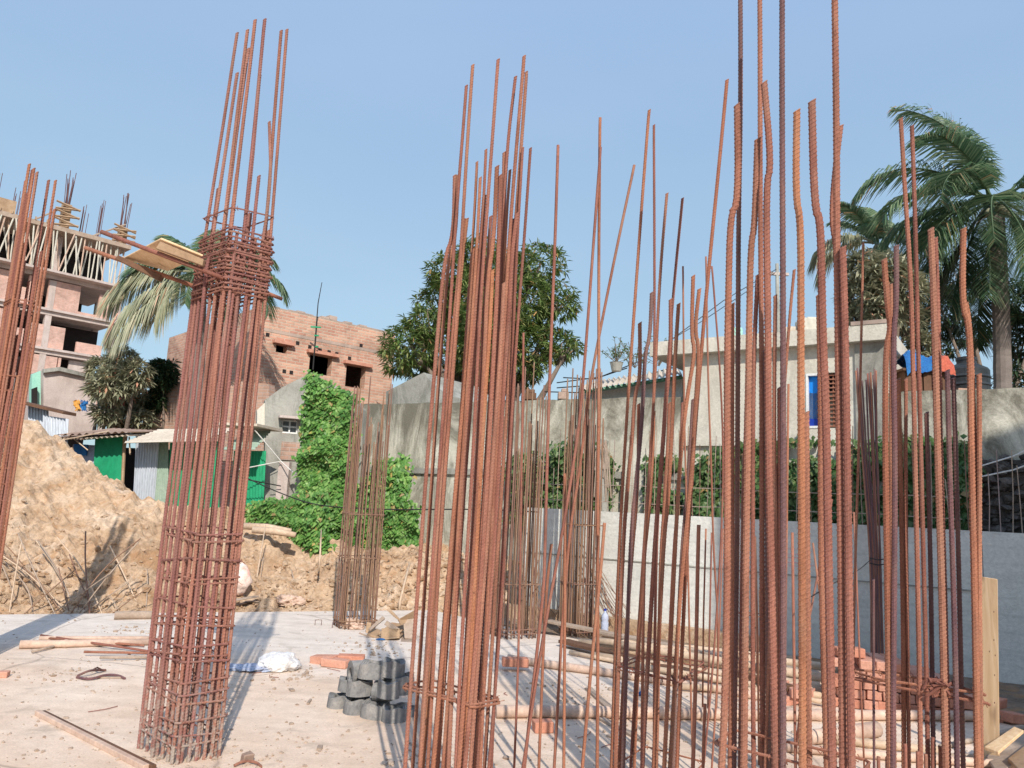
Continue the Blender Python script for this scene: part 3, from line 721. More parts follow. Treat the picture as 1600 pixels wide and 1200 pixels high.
for k in range(14):
    c=P(1467+U(-12,10),1072+U(-9,9),3.42+U(-.03,.03)); mb.tube([c,c+Vector((U(-.04,.04),U(-.03,.03),U(-.03,.03))),c+Vector((U(-.05,.05),U(-.03,.03),U(-.05,.03)))],.006,5)
meshobj('wire_tangle',mb,'rust',RC)
# ---- far cages
def far_cage(px,py,D,a,b,n,h,label,rad=.0085,ste=(.08,.2),hv=.35,mat='rustfar',tilt=0):
    B=P(px,py,D); B.z=0; A1=Vector((.90,.44,0)); A2=Vector((-.44,.90,0))
    q=[B-A1*a/2-A2*b/2,B+A1*a/2-A2*b/2,B+A1*a/2+A2*b/2,B-A1*a/2+A2*b/2]
    t=thing('rebar_column',label,'rebar column',B)
    n=int(n*1.45)
    for k in range(n):
        p=perim(q,4*k/n); p=p+(B-p)*(.0 if k%3 else .3); mb=MB(); e=p+Vector((U(-.025,.025)+tilt,U(-.02,.02),h-U(0,hv))); mb.tube(chaikin([p,p.lerp(e,.5)+Vector((U(-.01,.01),0,0)),e],2),rad,6); meshobj('vertical_bar',mb,mat,t,smooth=True)
    for z in ste: stirrup(t,q,z,.006,mat,grow=.02)
    return t
far_cage(556,948,9.3,.40,.35,26,3.0,'distant rebar column standing at the slab edge in front of the ivy',.0072,(.05,.09,.8,1.3),.9)
far_cage(905,957,9.6,.34,.34,26,3.35,'distant brown rebar column in front of the concrete wall, right of the middle column',.0095,(.05,.1,.6,1.3),.9)
far_cage(803,972,9.2,.42,.36,26,3.3,'distant rebar column half hidden behind the middle column bars',.0085,(.05,.1,.6),1.3)
far_cage(1178,1052,7.2,.20,.2,8,1.0,'small low starter cage on the earth behind the nearest column',.006,(.3,.62),.2)
# tied bundle leaning on the wall
t=thing('bar_bundle','tied bundle of thin dark red bars leaning on the concrete wall behind the right column','bar bundle',P(1372,1015,8.1))
for k in range(13):
    xb=1361+k*1.6; xm=1362+k*1.2; xt=1337+k*2.9+U(-3,3)
    a=P(xb,1030,8.0); a.z=.0; m_=P(xm+U(-2,2),875,8.15); b=P(xt,566+U(0,45),8.3)
    mb=MB(); mb.tube(chaikin([a,m_,m_.lerp(b,.5)+Vector((U(-.02,.02),0,0)),b],2),.0095,6); meshobj('bar',mb,'steel' if k%3 else 'rust',t,smooth=True)
for py in (872,880):
    mb=MB(); mb.tube([P(1359,py,8.1),P(1372,py+3,8.02),P(1386,py+1,8.1)],.006,5); meshobj('tie_wire',mb,'wire',t)
mb=MB(); mb.tube(chaikin([P(1363,872,8.0),P(1340,893,6),P(1300,912,5),P(1268,932,4)],2),.0035,5); tag(meshobj('slack_wire',mb,'wire'),'slack dark wire running from the leaning bundle down to the left','wire')
# loose bars crossing among the right columns
for k,(a,b,c,d,D,r) in enumerate(((1270,848,1292,1010,5.2,.007),(1300,780,1262,980,5.2,.007),(1238,832,1243,1200,4.2,.008),(1180,838,1184,1010,5.0,.007),(1130,826,1123,1010,6.0,.006),(1334,800,1345,1070,5,.006))):
    mb=MB(); mb.tube([P(a,b,D),P(c,d,D)]+([G(c+2,d+80)] if d<1150 and False else []),r,6)
    q=P(c,d,D)
    mb2=MB(); e=Vector((q.x+(q.x-P(a,b,D).x)*.5,q.y,0)); mb2.tube([P(a,b,D),q,e],r,6)
    tag(meshobj('standing_bar',mb2,'rust',smooth=True),['short bar slanting right behind the orange ribbed bars','short bar slanting left that crosses another behind the orange ribbed bars','upright thin bar just right of the dark bar','thin upright bar behind the left side of the nearest column','thin bar standing just left of the nearest column','thin bar between the nearest and the right columns'][k],'steel bar')

for k,(x0_,y0_,x1_,y1_,D_) in enumerate(((1092,822,1088,1000,6.2),(1103,826,1099,1000,6.3),(1112,832,1107,1000,6.2),(1147,818,1141,990,5.6),(1160,800,1157,1000,5.4),(1232,600,1224,1000,5.0),(1208,740,1206,1000,5.2))):
    a=P(x0_,y0_,D_); e=P(x1_,y1_,D_); e=Vector((e.x,e.y,0)); mb=MB(); mb.tube([a,a.lerp(e,.5)+Vector((U(-.01,.01),0,0)),e],.008,6)
    tag(meshobj('standing_bar',mb,'rust',smooth=True),'thin upright bar standing in the gap around the nearest column','steel bar','thin upright bars behind the nearest column')
# ================================================================ platform through the left column
D0=NcD
PT=thing('plank_platform','small raw plank platform on two bars pushed through the left rebar column','platform',P(250,430,D0))
p1a=P(158,362,D0+.0); p1b=P(350,435,D0-.01); p1c=P(440,467,D0+.28)
mb=MB(); mb.tube([p1a,p1b],.0135,8); meshobj('support_bar',mb,'rust',PT,smooth=True)
mb=MB(); mb.tube([P(415,457,D0+.18),p1c],.0125,8); meshobj('support_bar',mb,'rust',PT,smooth=True)
p2a=P(133,387,D0+.30); p2b=P(312,450,D0+.32)
mb=MB(); mb.tube([p2a,p2b],.0135,8); meshobj('support_bar',mb,'rust',PT,smooth=True)
# boards: sheet above the bars
def slabq(c,th,mat,name,root,bev=.003):
    c=[Vector(q) for q in c]; n=(c[1]-c[0]).cross(c[3]-c[0]).normalized()
    if n.z<0: n=-n
    mb=MB(); mb.hexa(c+[q+n*th for q in c]); return meshobj(name,mb,mat,root,bevel=bev)
ca,cb,cc_,cd=P(250,377,D0-.03),P(316,404,D0-.02),P(262,427,D0+.36),P(190,408,D0+.36)
slabq([ca+Vector((0,0,.014)),cb+Vector((0,0,.014)),cc_+Vector((0,0,.014)),cd+Vector((0,0,.014))],.014,'ply','deck_board',PT)
slabq([P(243,388,D0-.05),P(316,415,D0-.05),P(318,405,D0-.05),P(250,377,D0-.05)],.035,'wood','batten',PT)
slabq([P(185,408,D0+.34),P(252,441,D0+.34),P(257,433,D0+.34),P(190,402,D0+.34)],.05,'wooddark','batten',PT)
# ================================================================ things on the slab
def pole(px0,py0,px1,py1,r0_,r1_,mat='bamboo',name='bamboo_pole',label='',grp=None,z=None,nodes=True,cat='bamboo pole',bow=.0,n=10):
    a=G(px0,py0); b=G(px1,py1); a.z=(z[0] if z else r0_); b.z=(z[1] if z else r1_)
    L=(b-a).length; k=max(3,int(L/.3)); mb=MB(); pts=[]; rs=[]
    side=Vector((-(b-a).y,(b-a).x,0)).normalized(); ph=U(0,3)
    for i in range(k+1):
        t=i/k; c=a.lerp(b,t)+side*(math.sin(t*3.14)*bow+.012*math.sin(t*9+ph)*L/3); r=r0_+(r1_-r0_)*t
        if nodes and 0<i<k:
            d=(b-a).normalized()*.012
            pts+= [c-d*2,c-d*.4,c+d*.4,c+d*2]; rs+= [r*.95,r*1.09,r*1.09,r*.95]
        else: pts.append(c); rs.append(r)
    mb.tube(pts,rs,n); return tag(meshobj(name,mb,mat,smooth=True),label,cat,grp)
pole(775,1122,1560,1128,.045,.04,'bamboop',label='thickest pinkish bamboo pole lying right across the slab under the columns')
pole(793,1036,1210,1098,.040,.034,'bamboop',label='bamboo pole whose left end rests by a loose red brick',bow=.05)
gp='bamboo poles heaped by the wall foot'
for k,(a,b,c,d,r1,r2,z0,z1) in enumerate([(905,1012,1330,1078,.045,.04,.05,.06),(930,1020,1320,1066,.04,.04,.12,.12),(925,1030,1300,1092,.035,.04,.04,.05),(890,1024,1290,1106,.022,.02,.03,.04),(960,1030,1420,1106,.04,.05,.15,.12),(980,1044,1520,1118,.045,.05,.06,.06),(1010,1036,1360,1064,.035,.035,.1,.1),(1060,1080,1560,1112,.03,.03,.04,.04),(940,1008,1240,1040,.03,.028,.07,.07),(1000,1060,1300,1100,.03,.03,.1,.05)]):
    pole(a,b,c,d,r1,r2,label='bamboo pole in the heap lying by the wall foot',grp=gp,z=(z0,z1))
pole(1230,1176,1600,1205,.03,.028,'bamboop',label='thin bamboo pole lying low in front of the nearest column',z=(.03,.03))
pole(1296,1162,1480,1182,.03,.03,label='short yellowish bamboo piece behind the nearest column')
pole(1250,1166,1370,1152,.05,.055,'bamboop',label='stubby thick bamboo offcut with a cut end behind the nearest column')
pole(1390,1184,1600,1190,.02,.02,'woodgrey',label='thin grey stick lying in front of the right column',nodes=False,cat='stick',name='stick')
pole(1470,1172,1600,1140,.018,.016,'woodgrey',label='thin stick angled up toward the plywood board',nodes=False,cat='stick',name='stick')
def plank(c0,c1,w,th,mat,label,z0=0,z1=0,name='plank',cat='plank',grp=None,roll=0):
    a=G(*c0); b=G(*c1); a.z=z0+th/2; b.z=z1+th/2; X=(b-a); L=X.length; X.normalize(); Y=Vector((0,0,1)).cross(X).normalized(); Z=X.cross(Y)
    if roll: cs,sn=math.cos(roll),math.sin(roll); Y,Z=Y*cs+Z*sn,Z*cs-Y*sn
    mb=MB(); mb.box((a+b)/2,L,w,th,(X,Y,Z)); return tag(meshobj(name,mb,mat,bevel=.003),label,cat,grp)
plank((855,990),(1140,1050),.12,.03,'woodgrey','grey plank on top of the heap of bamboo by the wall foot',.13,.12)
plank((880,1010),(1120,1075),.15,.035,'wooddark','dark edge-on plank in the heap of bamboo',.04,.06)
plank((1150,1075),(1235,1100),.07,.05,'wooddark','dark hollow timber end lying in the bamboo heap',.10,.10)
plank((920,1078),(952,1108),.06,.02,'woodgrey','small plank lying across the slab behind the long pink pole')
plank((940,1125),(1010,1162),.05,.02,'woodgrey','narrow lath lying in front of the long pink pole')
plank((1200,1062),(1400,1096),.12,.03,'woodgrey','grey plank lying below the brick pile',.12,.10)
# left poles
pole(30,1014,236,1008,.038,.03,'bamboop',label='pinkish bamboo pole lying left of the tall rebar column')
pole(60,1006,240,1002,.02,.02,'bamboop',label='slim bamboo pole lying behind the pinkish one',nodes=False,z=(.05,.03))
for k,(a,b,c,d) in enumerate([(62,1003,232,1021),(75,1006,225,1012),(130,1026,236,1024),(155,1033,233,1031),(50,1022,128,1002)]):
    pole(a,b,c,d,.011,.011,'rust' if k<3 else 'woodgrey','loose_bar' if k<3 else 'stick','thin rusty bar lying across the bamboo left of the tall column' if k<3 else 'thin stick lying in front of the bamboo left of the tall column','thin bars and sticks on the left slab',(.06-.01*k,.02),False,'steel bar' if k<3 else 'stick',n=6)
pole(178,968,245,967,.045,.045,'woodgrey','pipe','short grey pipe lying behind the tall rebar column',nodes=False,cat='pipe',n=14)
plank((58,1117),(228,1204),.035,.03,'bamboop','long timber batten lying at the lower left corner, left one of a pair')
plank((66,1117),(240,1204),.03,.028,'wooddark','dark reddish timber batten lying against a paler one at the lower left',0,0)
mb=MB(); mb.tube(chaikin([G(120,1058,.01),G(140,1062,.015),G(165,1054,.02),G(185,1055,.015),G(195,1060,.01)],2),.010,6); tag(meshobj('bent_bar',mb,'steel'),'short bent steel bar curled on the open slab','steel bar')
mb=MB(); mb.tube(chaikin([G(121,1056,.012),G(138,1048,.05),G(150,1047,.03),G(165,1047,.01)],2),.009,6)
mb.tube([G(146,1046,.01),G(152,1043,.06),G(160,1047,.02)],.007,5); tag(meshobj('bent_bar',mb,'steel'),'crumpled wire offcut touching the bent bar on the slab','wire offcut')
mb=MB(); mb.tube(chaikin([G(366,1196,.01),G(380,1189,.02),G(400,1190,.015),G(408,1198,.01)],2),.008,6); tag(meshobj('bent_bar',mb,'rust'),'hooked wire piece on the slab right of the tall column foot','wire offcut')
def brick(c,yaw,label,grp=None,mat='brick',pitch=0,l=.24,w=.115,h=.07,name='brick',cat='brick'):
    X=Vector((math.cos(yaw)*math.cos(pitch),math.sin(yaw)*math.cos(pitch),math.sin(pitch))); Y=Vector((-math.sin(yaw),math.cos(yaw),0)); Z=X.cross(Y)
    mb=MB(); mb.box(c,l,w,h,(X,Y,Z)); 
    mb.v=[tuple(Vector(v)+Vector((U(-.004,.004),U(-.004,.004),U(-.004,.004)))) for v in mb.v]
    return tag(meshobj(name,mb,mat,bevel=.005),label,cat,grp)
def gb(px,py,yaw,label,**k): p=G(px,py); p.z=.036+k.pop('dz',0); return brick(p,yaw,label,**k)
gb(548,1038,.1,'whole red brick lying right in the red row on the slab',dz=.01)
gb(524,1042,-.25,'red brick in the middle of the red row on the slab',mat='brickpale')
gb(506,1037,-.35,'red brick at the left end of the red row on the slab',mat='brickpale',pitch=.1)
gb(2,1058,.2,'chipped red brick at the left edge of the slab',l=.10,h=.04,w=.07,dz=-.014,mat='brickpale')
gb(804,1048,.1,'loose red brick by the end of a bamboo pole',dz=.04)
gb(848,1143,.2,'single red brick in front of the long pink pole',l=.13,w=.1)
gb(386,1190,.7,'broken brown brick lump beside the tall column foot',l=.06,w=.05,h=.045,dz=-.012,mat='tinrust')
# brick pile
bp=G(1385,1100); bp.y=7.0; bp=P(1388,1085,6.6); bp.z=0
X=Vector((.97,-.24,0)); Y=Vector((.24,.97,0)); yaw=math.atan2(X.y,X.x)
gbp='red bricks stacked by the wall'
lay=[9,9,8,7,5]
for l,nb_ in enumerate(lay):
    for k in range(nb_):
        for row in (0,1):
            if row==1 and l<3 : continue
            u=(k-3.4)*.118+U(-.008,.008)+(.04 if l%2 else 0)
            if l==3 and k in(0,): continue
            if l==4 and k in(1,): continue
            p=bp+X*u+Y*(row*.25+U(-.01,.01)); p.z=.038+l*.077
            brick(p,yaw+math.pi/2+U(-.08,.08),'red brick in the stack standing by the concrete wall',gbp,random.choice(('brick','brick','brickpale')))
p=bp+X*(-.30); p.z=.038+5*.077; brick(p,yaw+.3,'brick lying alone on top of the stack by the wall',None,'brick')
for k in range(5):
    p=bp+X*(.62+k*.07)+Y*U(-.2,.15); p.z=.038+(.07 if k%2 else 0); brick(p,U(0,3),'tumbled brick at the right foot of the stack','tumbled bricks beside the stack','brick',U(-.2,.3))
for k in range(5):
    p=bp+X*(-.68-k*.06)+Y*U(-.2,.1); p.z=.038+(.06 if k%2 else 0); brick(p,U(0,3),'tumbled brick at the left foot of the stack','tumbled bricks left of the stack','brickpale',U(-.2,.3))
# rubber rings heap
def roll(px,py,D,r,h,label,ax='up',yaw=0,sq=1.0,tl=.0):
    """short roll of cut rubber: several wound layers with a ragged rim"""
    r*=SCL; h*=.98; c=P(px,py,D); mb=MB(); n=26
    A=Vector((0,0,1)) if ax=='up' else Vector((math.cos(yaw),math.sin(yaw),.05))
    A=(A+Vector((tl,0,0))).normalized(); B=A.orthogonal().normalized(); C=A.cross(B); sd=U(0,9)
    turns=3.4; m=int(turns*n); w=.012
    ring=[]
    for i in range(m+1):
        an=2*math.pi*i/n; rr=r*(1-.45*i/m); rr*=1+.09*math.sin(2*an+sd)+.03*math.sin(3*an+sd*2)
        hh=h*(1-.12*(i/m))*(1+.09*math.sin(3*an+sd)); flare=1.06
        d=B*(math.cos(an)*sq)+C*math.sin(an)
        lo=c+d*rr*flare; hi=c+d*rr*.95+A*hh; loi=c+d*(rr*flare-w); hii=c+d*(rr*.95-w)+A*hh
        ring.append((lo,hi,hii,loi))
    i0=len(mb.v)
    for q in ring: mb.v+=[tuple(z_) for z_ in q]
    for i in range(m):
        a=i0+4*i; b=a+4
        for k in range(4): mb.f.append((a+k,b+k,b+(k+1)%4,a+(k+1)%4))
    mb.f.append((i0,i0+1,i0+2,i0+3)); e=i0+4*m; mb.f.append((e+3,e+2,e+1,e))
    return tag(meshobj('rubber_roll',mb,'rubber',smooth=False),label,'rubber roll')
Dg=G(560,1120).y; SCL=1.5
roll(530,1107,Dg+.25,.062,.10,'rubber roll standing at the left end of the bottom row')
roll(557,1114,Dg+.12,.066,.105,'rubber roll standing second from left in the bottom row')
roll(587,1123,Dg+.02,.068,.11,'rubber roll with dusty side, third from left in the bottom row')
roll(617,1128,Dg-.03,.066,.105,'rubber roll standing by the steel bars in the bottom row')
roll(633,1126,Dg+.12,.06,.10,'rubber roll behind the first steel bar of the bottom row')
roll(545,1078,Dg+.30,.055,.09,'small pale rubber roll at the left of the second row')
roll(562,1085,Dg+.12,.062,.105,'dusty rubber roll second in the second row')
roll(586,1080,Dg+.08,.042,.13,'rubber roll lying on its side with its open end to the left','side',-.3)
roll(606,1088,Dg+.04,.066,.11,'crumpled rubber roll in the second row, third from left',sq=.85)
roll(628,1082,Dg+.10,.062,.12,'creased rubber roll at the right of the second row')
roll(547,1052,Dg+.15,.055,.14,'rubber roll lying on its side at the left of the top row','side',.5)
roll(583,1058,Dg+.10,.068,.105,'widest rubber roll standing in the top row')
roll(612,1056,Dg+.12,.06,.11,'rubber roll with a torn upper rim at the right of the top row',tl=.1)
# wood offcuts
wb=G(606,998)
t_lab=['pale plywood offcut standing on edge at the front of the scrap heap','upright board offcut at the right of the scrap heap','slanting lath sticking up from the scrap heap','flat board lying under the front of the scrap heap','short lath pointing up left from the scrap heap','board leaning across the back of the scrap heap','dark lath lying on the left side of the scrap heap','small block at the left of the scrap heap','crossed lath in the middle of the scrap heap','broad board leaning at the top right of the scrap heap','thin splinter lying in front of the scrap heap','grey plank lying at the right foot of the scrap heap']
def quadboard(pts,D,th,mat,label,name='wood_offcut'):
    if isinstance(D,(int,float)): D=[D]*4
    c=[P(x,y,d) for (x,y),d in zip(pts,D)]; n=(c[1]-c[0]).cross(c[3]-c[0]).normalized()
    if n.y<0: n=-n
    mb=MB(); mb.hexa(c+[q+n*th for q in c]); return tag(meshobj(name,mb,mat,bevel=.003),label,'wood scrap','offcuts heaped on the slab')
wD=wb.y
quadboard([(594,1000),(625,998),(624,982),(596,982)],wD-.05,.02,'wood',t_lab[0])
quadboard([(632,997),(646,998),(648,966),(630,968)],[wD,wD,wD+.2,wD+.2],.02,'woodgrey',t_lab[1])
quadboard([(618,966),(624,970),(609,954),(604,954)],[wD,wD,wD+.1,wD+.1],.02,'wood',t_lab[2])
quadboard([(592,1001),(624,997),(640,984),(600,988)],[wD-.1,wD-.1,wD+.7,wD+.7],.015,'wood',t_lab[3])
quadboard([(576,982),(580,984),(602,966),(598,962)],[wD,wD,wD+.3,wD+.3],.02,'woodgrey',t_lab[4])
quadboard([(590,990),(612,972),(640,976),(620,992)],[wD,wD+.3,wD+.4,wD+.1],.02,'wood',t_lab[5])
quadboard([(574,990),(592,996),(595,984),(578,980)],[wD,wD,wD+.2,wD+.3],.02,'wood',t_lab[6])
quadboard([(571,990),(578,992),(580,974),(573,972)],[wD+.3]*4,.05,'wood',t_lab[7])
quadboard([(600,976),(620,988),(624,983),(604,970)],[wD-.05]*4,.03,'woodgrey',t_lab[8])
quadboard([(622,968),(650,952),(650,968),(626,976)],[wD+.1,wD+.2,wD+.3,wD+.1],.02,'wood',t_lab[9])
quadboard([(560,990),(588,1001),(589,999),(562,988)],[wD]*4,.01,'woodgrey',t_lab[10])
quadboard([(617,1003),(646,1003),(650,994),(622,994)],[wD-.15,wD-.15,wD+.2,wD+.2],.02,'woodgrey',t_lab[11])
# crumpled pale bag and small things
def crumple(px,py,rx,ry,rz,mat,label,name,cat,seed=1,amp=.22,fr=3,zoff=0):
    c=G(px,py); bm=bmesh.new(); bmesh.ops.create_icosphere(bm,subdivisions=5,radius=1); mb=MB()
    for v in bm.verts:
        n_=1+amp*noise.fractal(v.co*fr*.5+Vector((seed,seed,0)),.8,2.2,5)+.07*(1-abs(math.sin(v.co.x*8+v.co.y*5+5*noise.noise(v.co*1.6+Vector((seed,0,0))))))**2+.03*noise.noise(v.co*14)
        z=v.co.z*rz*n_; mb.v.append((c.x+v.co.x*rx*n_,c.y+v.co.y*ry*n_,max(.004,z+rz*.45)+zoff))
    for f in bm.faces: mb.f.append(tuple(v.index for v in f.verts))
    bm.free(); return tag(meshobj(name,mb,mat,smooth=True),label,cat)
crumple(435,1045,.17,.16,.095,'sack','crumpled white woven sack lying on the slab','cement_sack','sack',3)
crumple(392,1046,.20,.12,.03,'bluesack','flat blue-grey plastic sheet beside the white sack','plastic_sheet','plastic sheet',7,.5)
crumple(552,982,.12,.08,.07,'bamboop','small pale crumpled bag left of the scrap heap','crumpled_bag','bag',5,.5)
crumple(450,946,.16,.10,.10,'bamboop','pale crumpled paper bag at the foot of the soil bank','crumpled_bag','bag',9,.6)
crumple(1004,1087,.04,.03,.025,'tarpblue','small blue plastic scrap beside the second column','plastic_scrap','plastic scrap',2)
crumple(1244,1012,.05,.04,.04,'blued','small dark blue scrap at the wall foot','plastic_scrap','plastic scrap',4)
crumple(1233,1012,.05,.04,.04,'pink','small pink scrap at the wall foot beside a dark blue one','plastic_scrap','plastic scrap',6)
crumple(595,1000,.05,.03,.012,'tarpblue','tiny blue scrap in front of the wood scrap heap','plastic_scrap','plastic scrap',8)
crumple(922,973,.06,.05,.03,'tarpblue','blue plastic scrap on the footing by the far cage','plastic_scrap','plastic scrap',11,zoff=.1)
# bottle
b=P(945,975,9.1); b.z=.10
t=thing('plastic_bottle','clear bluish plastic bottle standing at the wall foot','bottle',b)
mb=MB(); mb.lathe(b,[(.035,0),(.042,.02),(.042,.12),(.036,.14),(.042,.16),(.038,.2),(.014,.235),(.014,.25)],18); meshobj('bottle_body',mb,'bluesack',t,smooth=True)
mb=MB(); mb.lathe(b+Vector((0,0,.251)),[(.017,0),(.017,.02)],14); meshobj('cap',mb,'blued',t)
# little wire hoops in the slab
for k,(px,py) in enumerate(((497,977),(524,981),(127,953))):
    a=G(px-5,py); b=G(px+5,py); mb=MB(); mb.tube([a,a+Vector((0,0,.06)),b+Vector((0,0,.06)),b],.005,5); tag(meshobj('lifting_hoop',mb,'steel'),['left small wire hoop set in the slab near the far cage','right small wire hoop set in the slab near the far cage','small wire hoop set in the slab edge on the left'][k],'wire hoop')
for k in range(16):
    c=G(random.choice((U(20,210),U(370,520),U(780,1000))),U(1030,1190)); a=U(0,6.28); l_=U(.06,.22); d=Vector((math.cos(a),math.sin(a),0)); nrm=Vector((-d.y,d.x,0)); mb=MB()
    if k%2: mb.tube(chaikin([c+Vector((0,0,.006)),c+d*l_*.5+nrm*U(-.05,.05)+Vector((0,0,.008)),c+d*l_+Vector((0,0,.006))],2),.0028,4); tag(meshobj('wire_offcut',mb,'rust'),'small rusty wire offcut lying on the slab','wire offcut','wire offcuts scattered on the slab')
    else: mb.box(c+Vector((0,0,.008)),l_,U(.015,.035),.01,(d,nrm,Vector((0,0,1)))); tag(meshobj('wood_chip',mb,'woodgrey'),'small wood splinter lying on the slab','wood chip','wood chips scattered on the slab')
# roof tin scraps at slab edge
for k,(a,b,c,d) in enumerate([(372,946,412,940),(380,944,425,947),(390,940,430,946),(350,950,400,946)]):
    plank((a,b),(c,d),.1,.015,'woodgrey',['thin grey slat lying lowest on the slab edge scrap','grey slat under others on the slab edge','grey slat on top of the slab edge scrap','longest grey slat poking left from the slab edge scrap'][k],.01+.02*k,.02+.03*k,grp=None)
# plywood upright
D=5.3
t=thing('plywood_board','upright pale plywood board standing right of the right column','plywood board',P(1548,1150,D))
mb=MB(); q=[P(1533,1148,D),P(1561,1165,D-.1),P(1559,905,D-.1),P(1533,901,D)]; q[0].z=q[1].z=0.0; nrm=Vector((.2,.98,0)); mb.hexa([q[0],q[1],q[1]+nrm*.04,q[0]+nrm*.04,q[3],q[2],q[2]+nrm*.04,q[3]+nrm*.04]); meshobj('sheet',mb,'ply',t,bevel=.003)
for (x,y) in ((1553,956),(1553,1000),(1546,1018),(1555,1024),(1554,1055),(1554,1098)):
    c=P(x,y,D-.112); mb=MB(); mb.box(c,.004,.003,.010); meshobj('nail_mark',mb,'wooddark',t)
quads=[([(1538,1172),(1585,1140),(1600,1146),(1560,1180)],'ply','tilted ply sheet lying at the lower right corner, nearest the upright board'),
 ([(1575,1190),(1640,1140),(1660,1160),(1600,1215)],'wood','yellowish board at the lower right corner of the picture'),
 ([(1540,1185),(1600,1150),(1640,1160),(1560,1215)],'woodgrey','greyish broad board lying under the others at the lower right corner')]
for k,(pts,m_,lb) in enumerate(quads):
    c=[G(x,y,.03+.10*(i in(1,2))+.05*(2-k)) for i,(x,y) in enumerate(pts)]; n=Vector((0,0,1)); mb=MB(); mb.hexa(c+[q+n*.02 for q in c]); tag(meshobj('board_sheet',mb,m_,bevel=.003),lb,'board')
# dry sticks and bars along the bank at left
for k in range(26):
    px=U(20,240); e=G(px,948); bx=e.x; by=edge_y(e.x)+U(.1,.6)
    a=Vector((bx,by,-.1)); s=random.choice((-1,-1,-1,.5)); b_=a+Vector((s*U(.15,1.3),U(0,.5),U(.25,1.0)))
    mb=MB(); mb.tube(chaikin([a,a.lerp(b_,.5)+Vector((U(-.05,.05),0,U(0,.12))),b_],2),U(.005,.010),5)
    tag(meshobj('dry_stick',mb,random.choice(('bamboo','rustfar','woodgrey')),smooth=True),'thin dry stick slanting out at the foot of the soil bank','stick','sticks along the slab edge on the left')
for k,(a,b,c,d,r) in enumerate(((395,940,415,820,.010),(402,935,412,870,.007),(470,945,455,890,.012),(625,940,640,880,.02),(500,870,502,828,.014),(446,945,432,890,.008),(540,925,495,945,.008))):
    A=P(a,b,11.0); B=P(c,d,11.5); mb=MB(); mb.tube([A-Vector((0,0,.2)),A,B],[r,r,r*.7],6); tag(meshobj('standing_stick',mb,'bamboo',smooth=True),['tall thin stick standing in the soil bank right of the tall column','short thin stick beside the tall thin one in the soil bank','stick leaning left at the slab edge in the soil bank','pale lath leaning on the bank left of the middle column','short pale stake standing below the ivy','thin twig leaning left near the paper bag','dark twig slanting up at the foot of the far cage'][k],'stick')
# logs on the bank, bag on the bank
for k,(a,b,c,d,D) in enumerate(((381,822,455,830,12.0),(395,828,462,836,11.9))):
    mb=MB(); mb.tube([P(a,b,D),P((a+c)/2,(b+d)/2-2,D),P(c,d,D)],[.05,.055,.04],8); tag(meshobj('log',mb,'bamboo',smooth=True),['upper log lying on top of the soil bank','lower log lying on top of the soil bank'][k],'log')
mb=MB(); c=P(374,890,10.3)
crz=P(374,905,10.6)
mb=MB(); bm=bmesh.new(); bmesh.ops.create_icosphere(bm,subdivisions=4,radius=1)
for v in bm.verts:
    n_=1+.2*noise.fractal(v.co*1.5+Vector((4,4,0)),.8,2.2,5); mb.v.append((crz.x+v.co.x*.15*n_,crz.y+v.co.y*.12*n_,crz.z+v.co.z*.20*n_))
for f in bm.faces: mb.f.append(tuple(v.index for v in f.verts))
bm.free(); tag(meshobj('cement_sack',mb,'pinksack',smooth=True),'pinkish white sack lying on the soil bank just right of the tall column','sack')
# ================================================================ old wall, creepers
OA=P(560,640,14.8); OB=P(1600,607,8.7)
OW=plane(OA,OB)
def pt(px,py,pl,w=0): u,z=hit(pl,px,py); return wp(pl,u,w,z)
ur,_=hit(OW,1182,650); uL,zL=hit(OW,566,632); uR,zR=hit(OW,1600,607)
uH1,_=hit(OW,1385,600)
ow=thing('boundary_wall','long mouldy plastered boundary wall behind the new concrete wall','wall',wp(OW,uL,0,0))
mb=MB()
us=[uL+(uR+6-uL)*k/60 for k in range(61)]
def topz(u): return zL+(zR-zL)*(u-uL)/(uR-uL)+.03*noise.noise(Vector((u*2,0,0)))+.015*noise.noise(Vector((u*9,0,0)))
for a,b in zip(us,us[1:]):
    mb.hexa([wp(OW,a,0,-.3),wp(OW,b,0,-.3),wp(OW,b,.18,-.3),wp(OW,a,.18,-.3),wp(OW,a,0,topz(a)),wp(OW,b,0,topz(b)),wp(OW,b,.18,topz(b)),wp(OW,a,.18,topz(a))])
meshobj('wall_face',mb,'oldwall',ow)
u1,z1=hit(OW,630,735); u2,_=hit(OW,1120,735); _,z2=hit(OW,1000,728)
mb=MB(); wbox(mb,OW,uL,u2,z1-.05,z1+.05,-.05,-.003); meshobj('string_course',mb,'greyplaster',ow)
ua,za=hit(OW,980,728); ub,zb=hit(OW,1010,790); mb=MB(); wbox(mb,OW,ua,ub,zb-.6,za-.0,-.12,-.055); meshobj('pier',mb,'oldwall',ow)
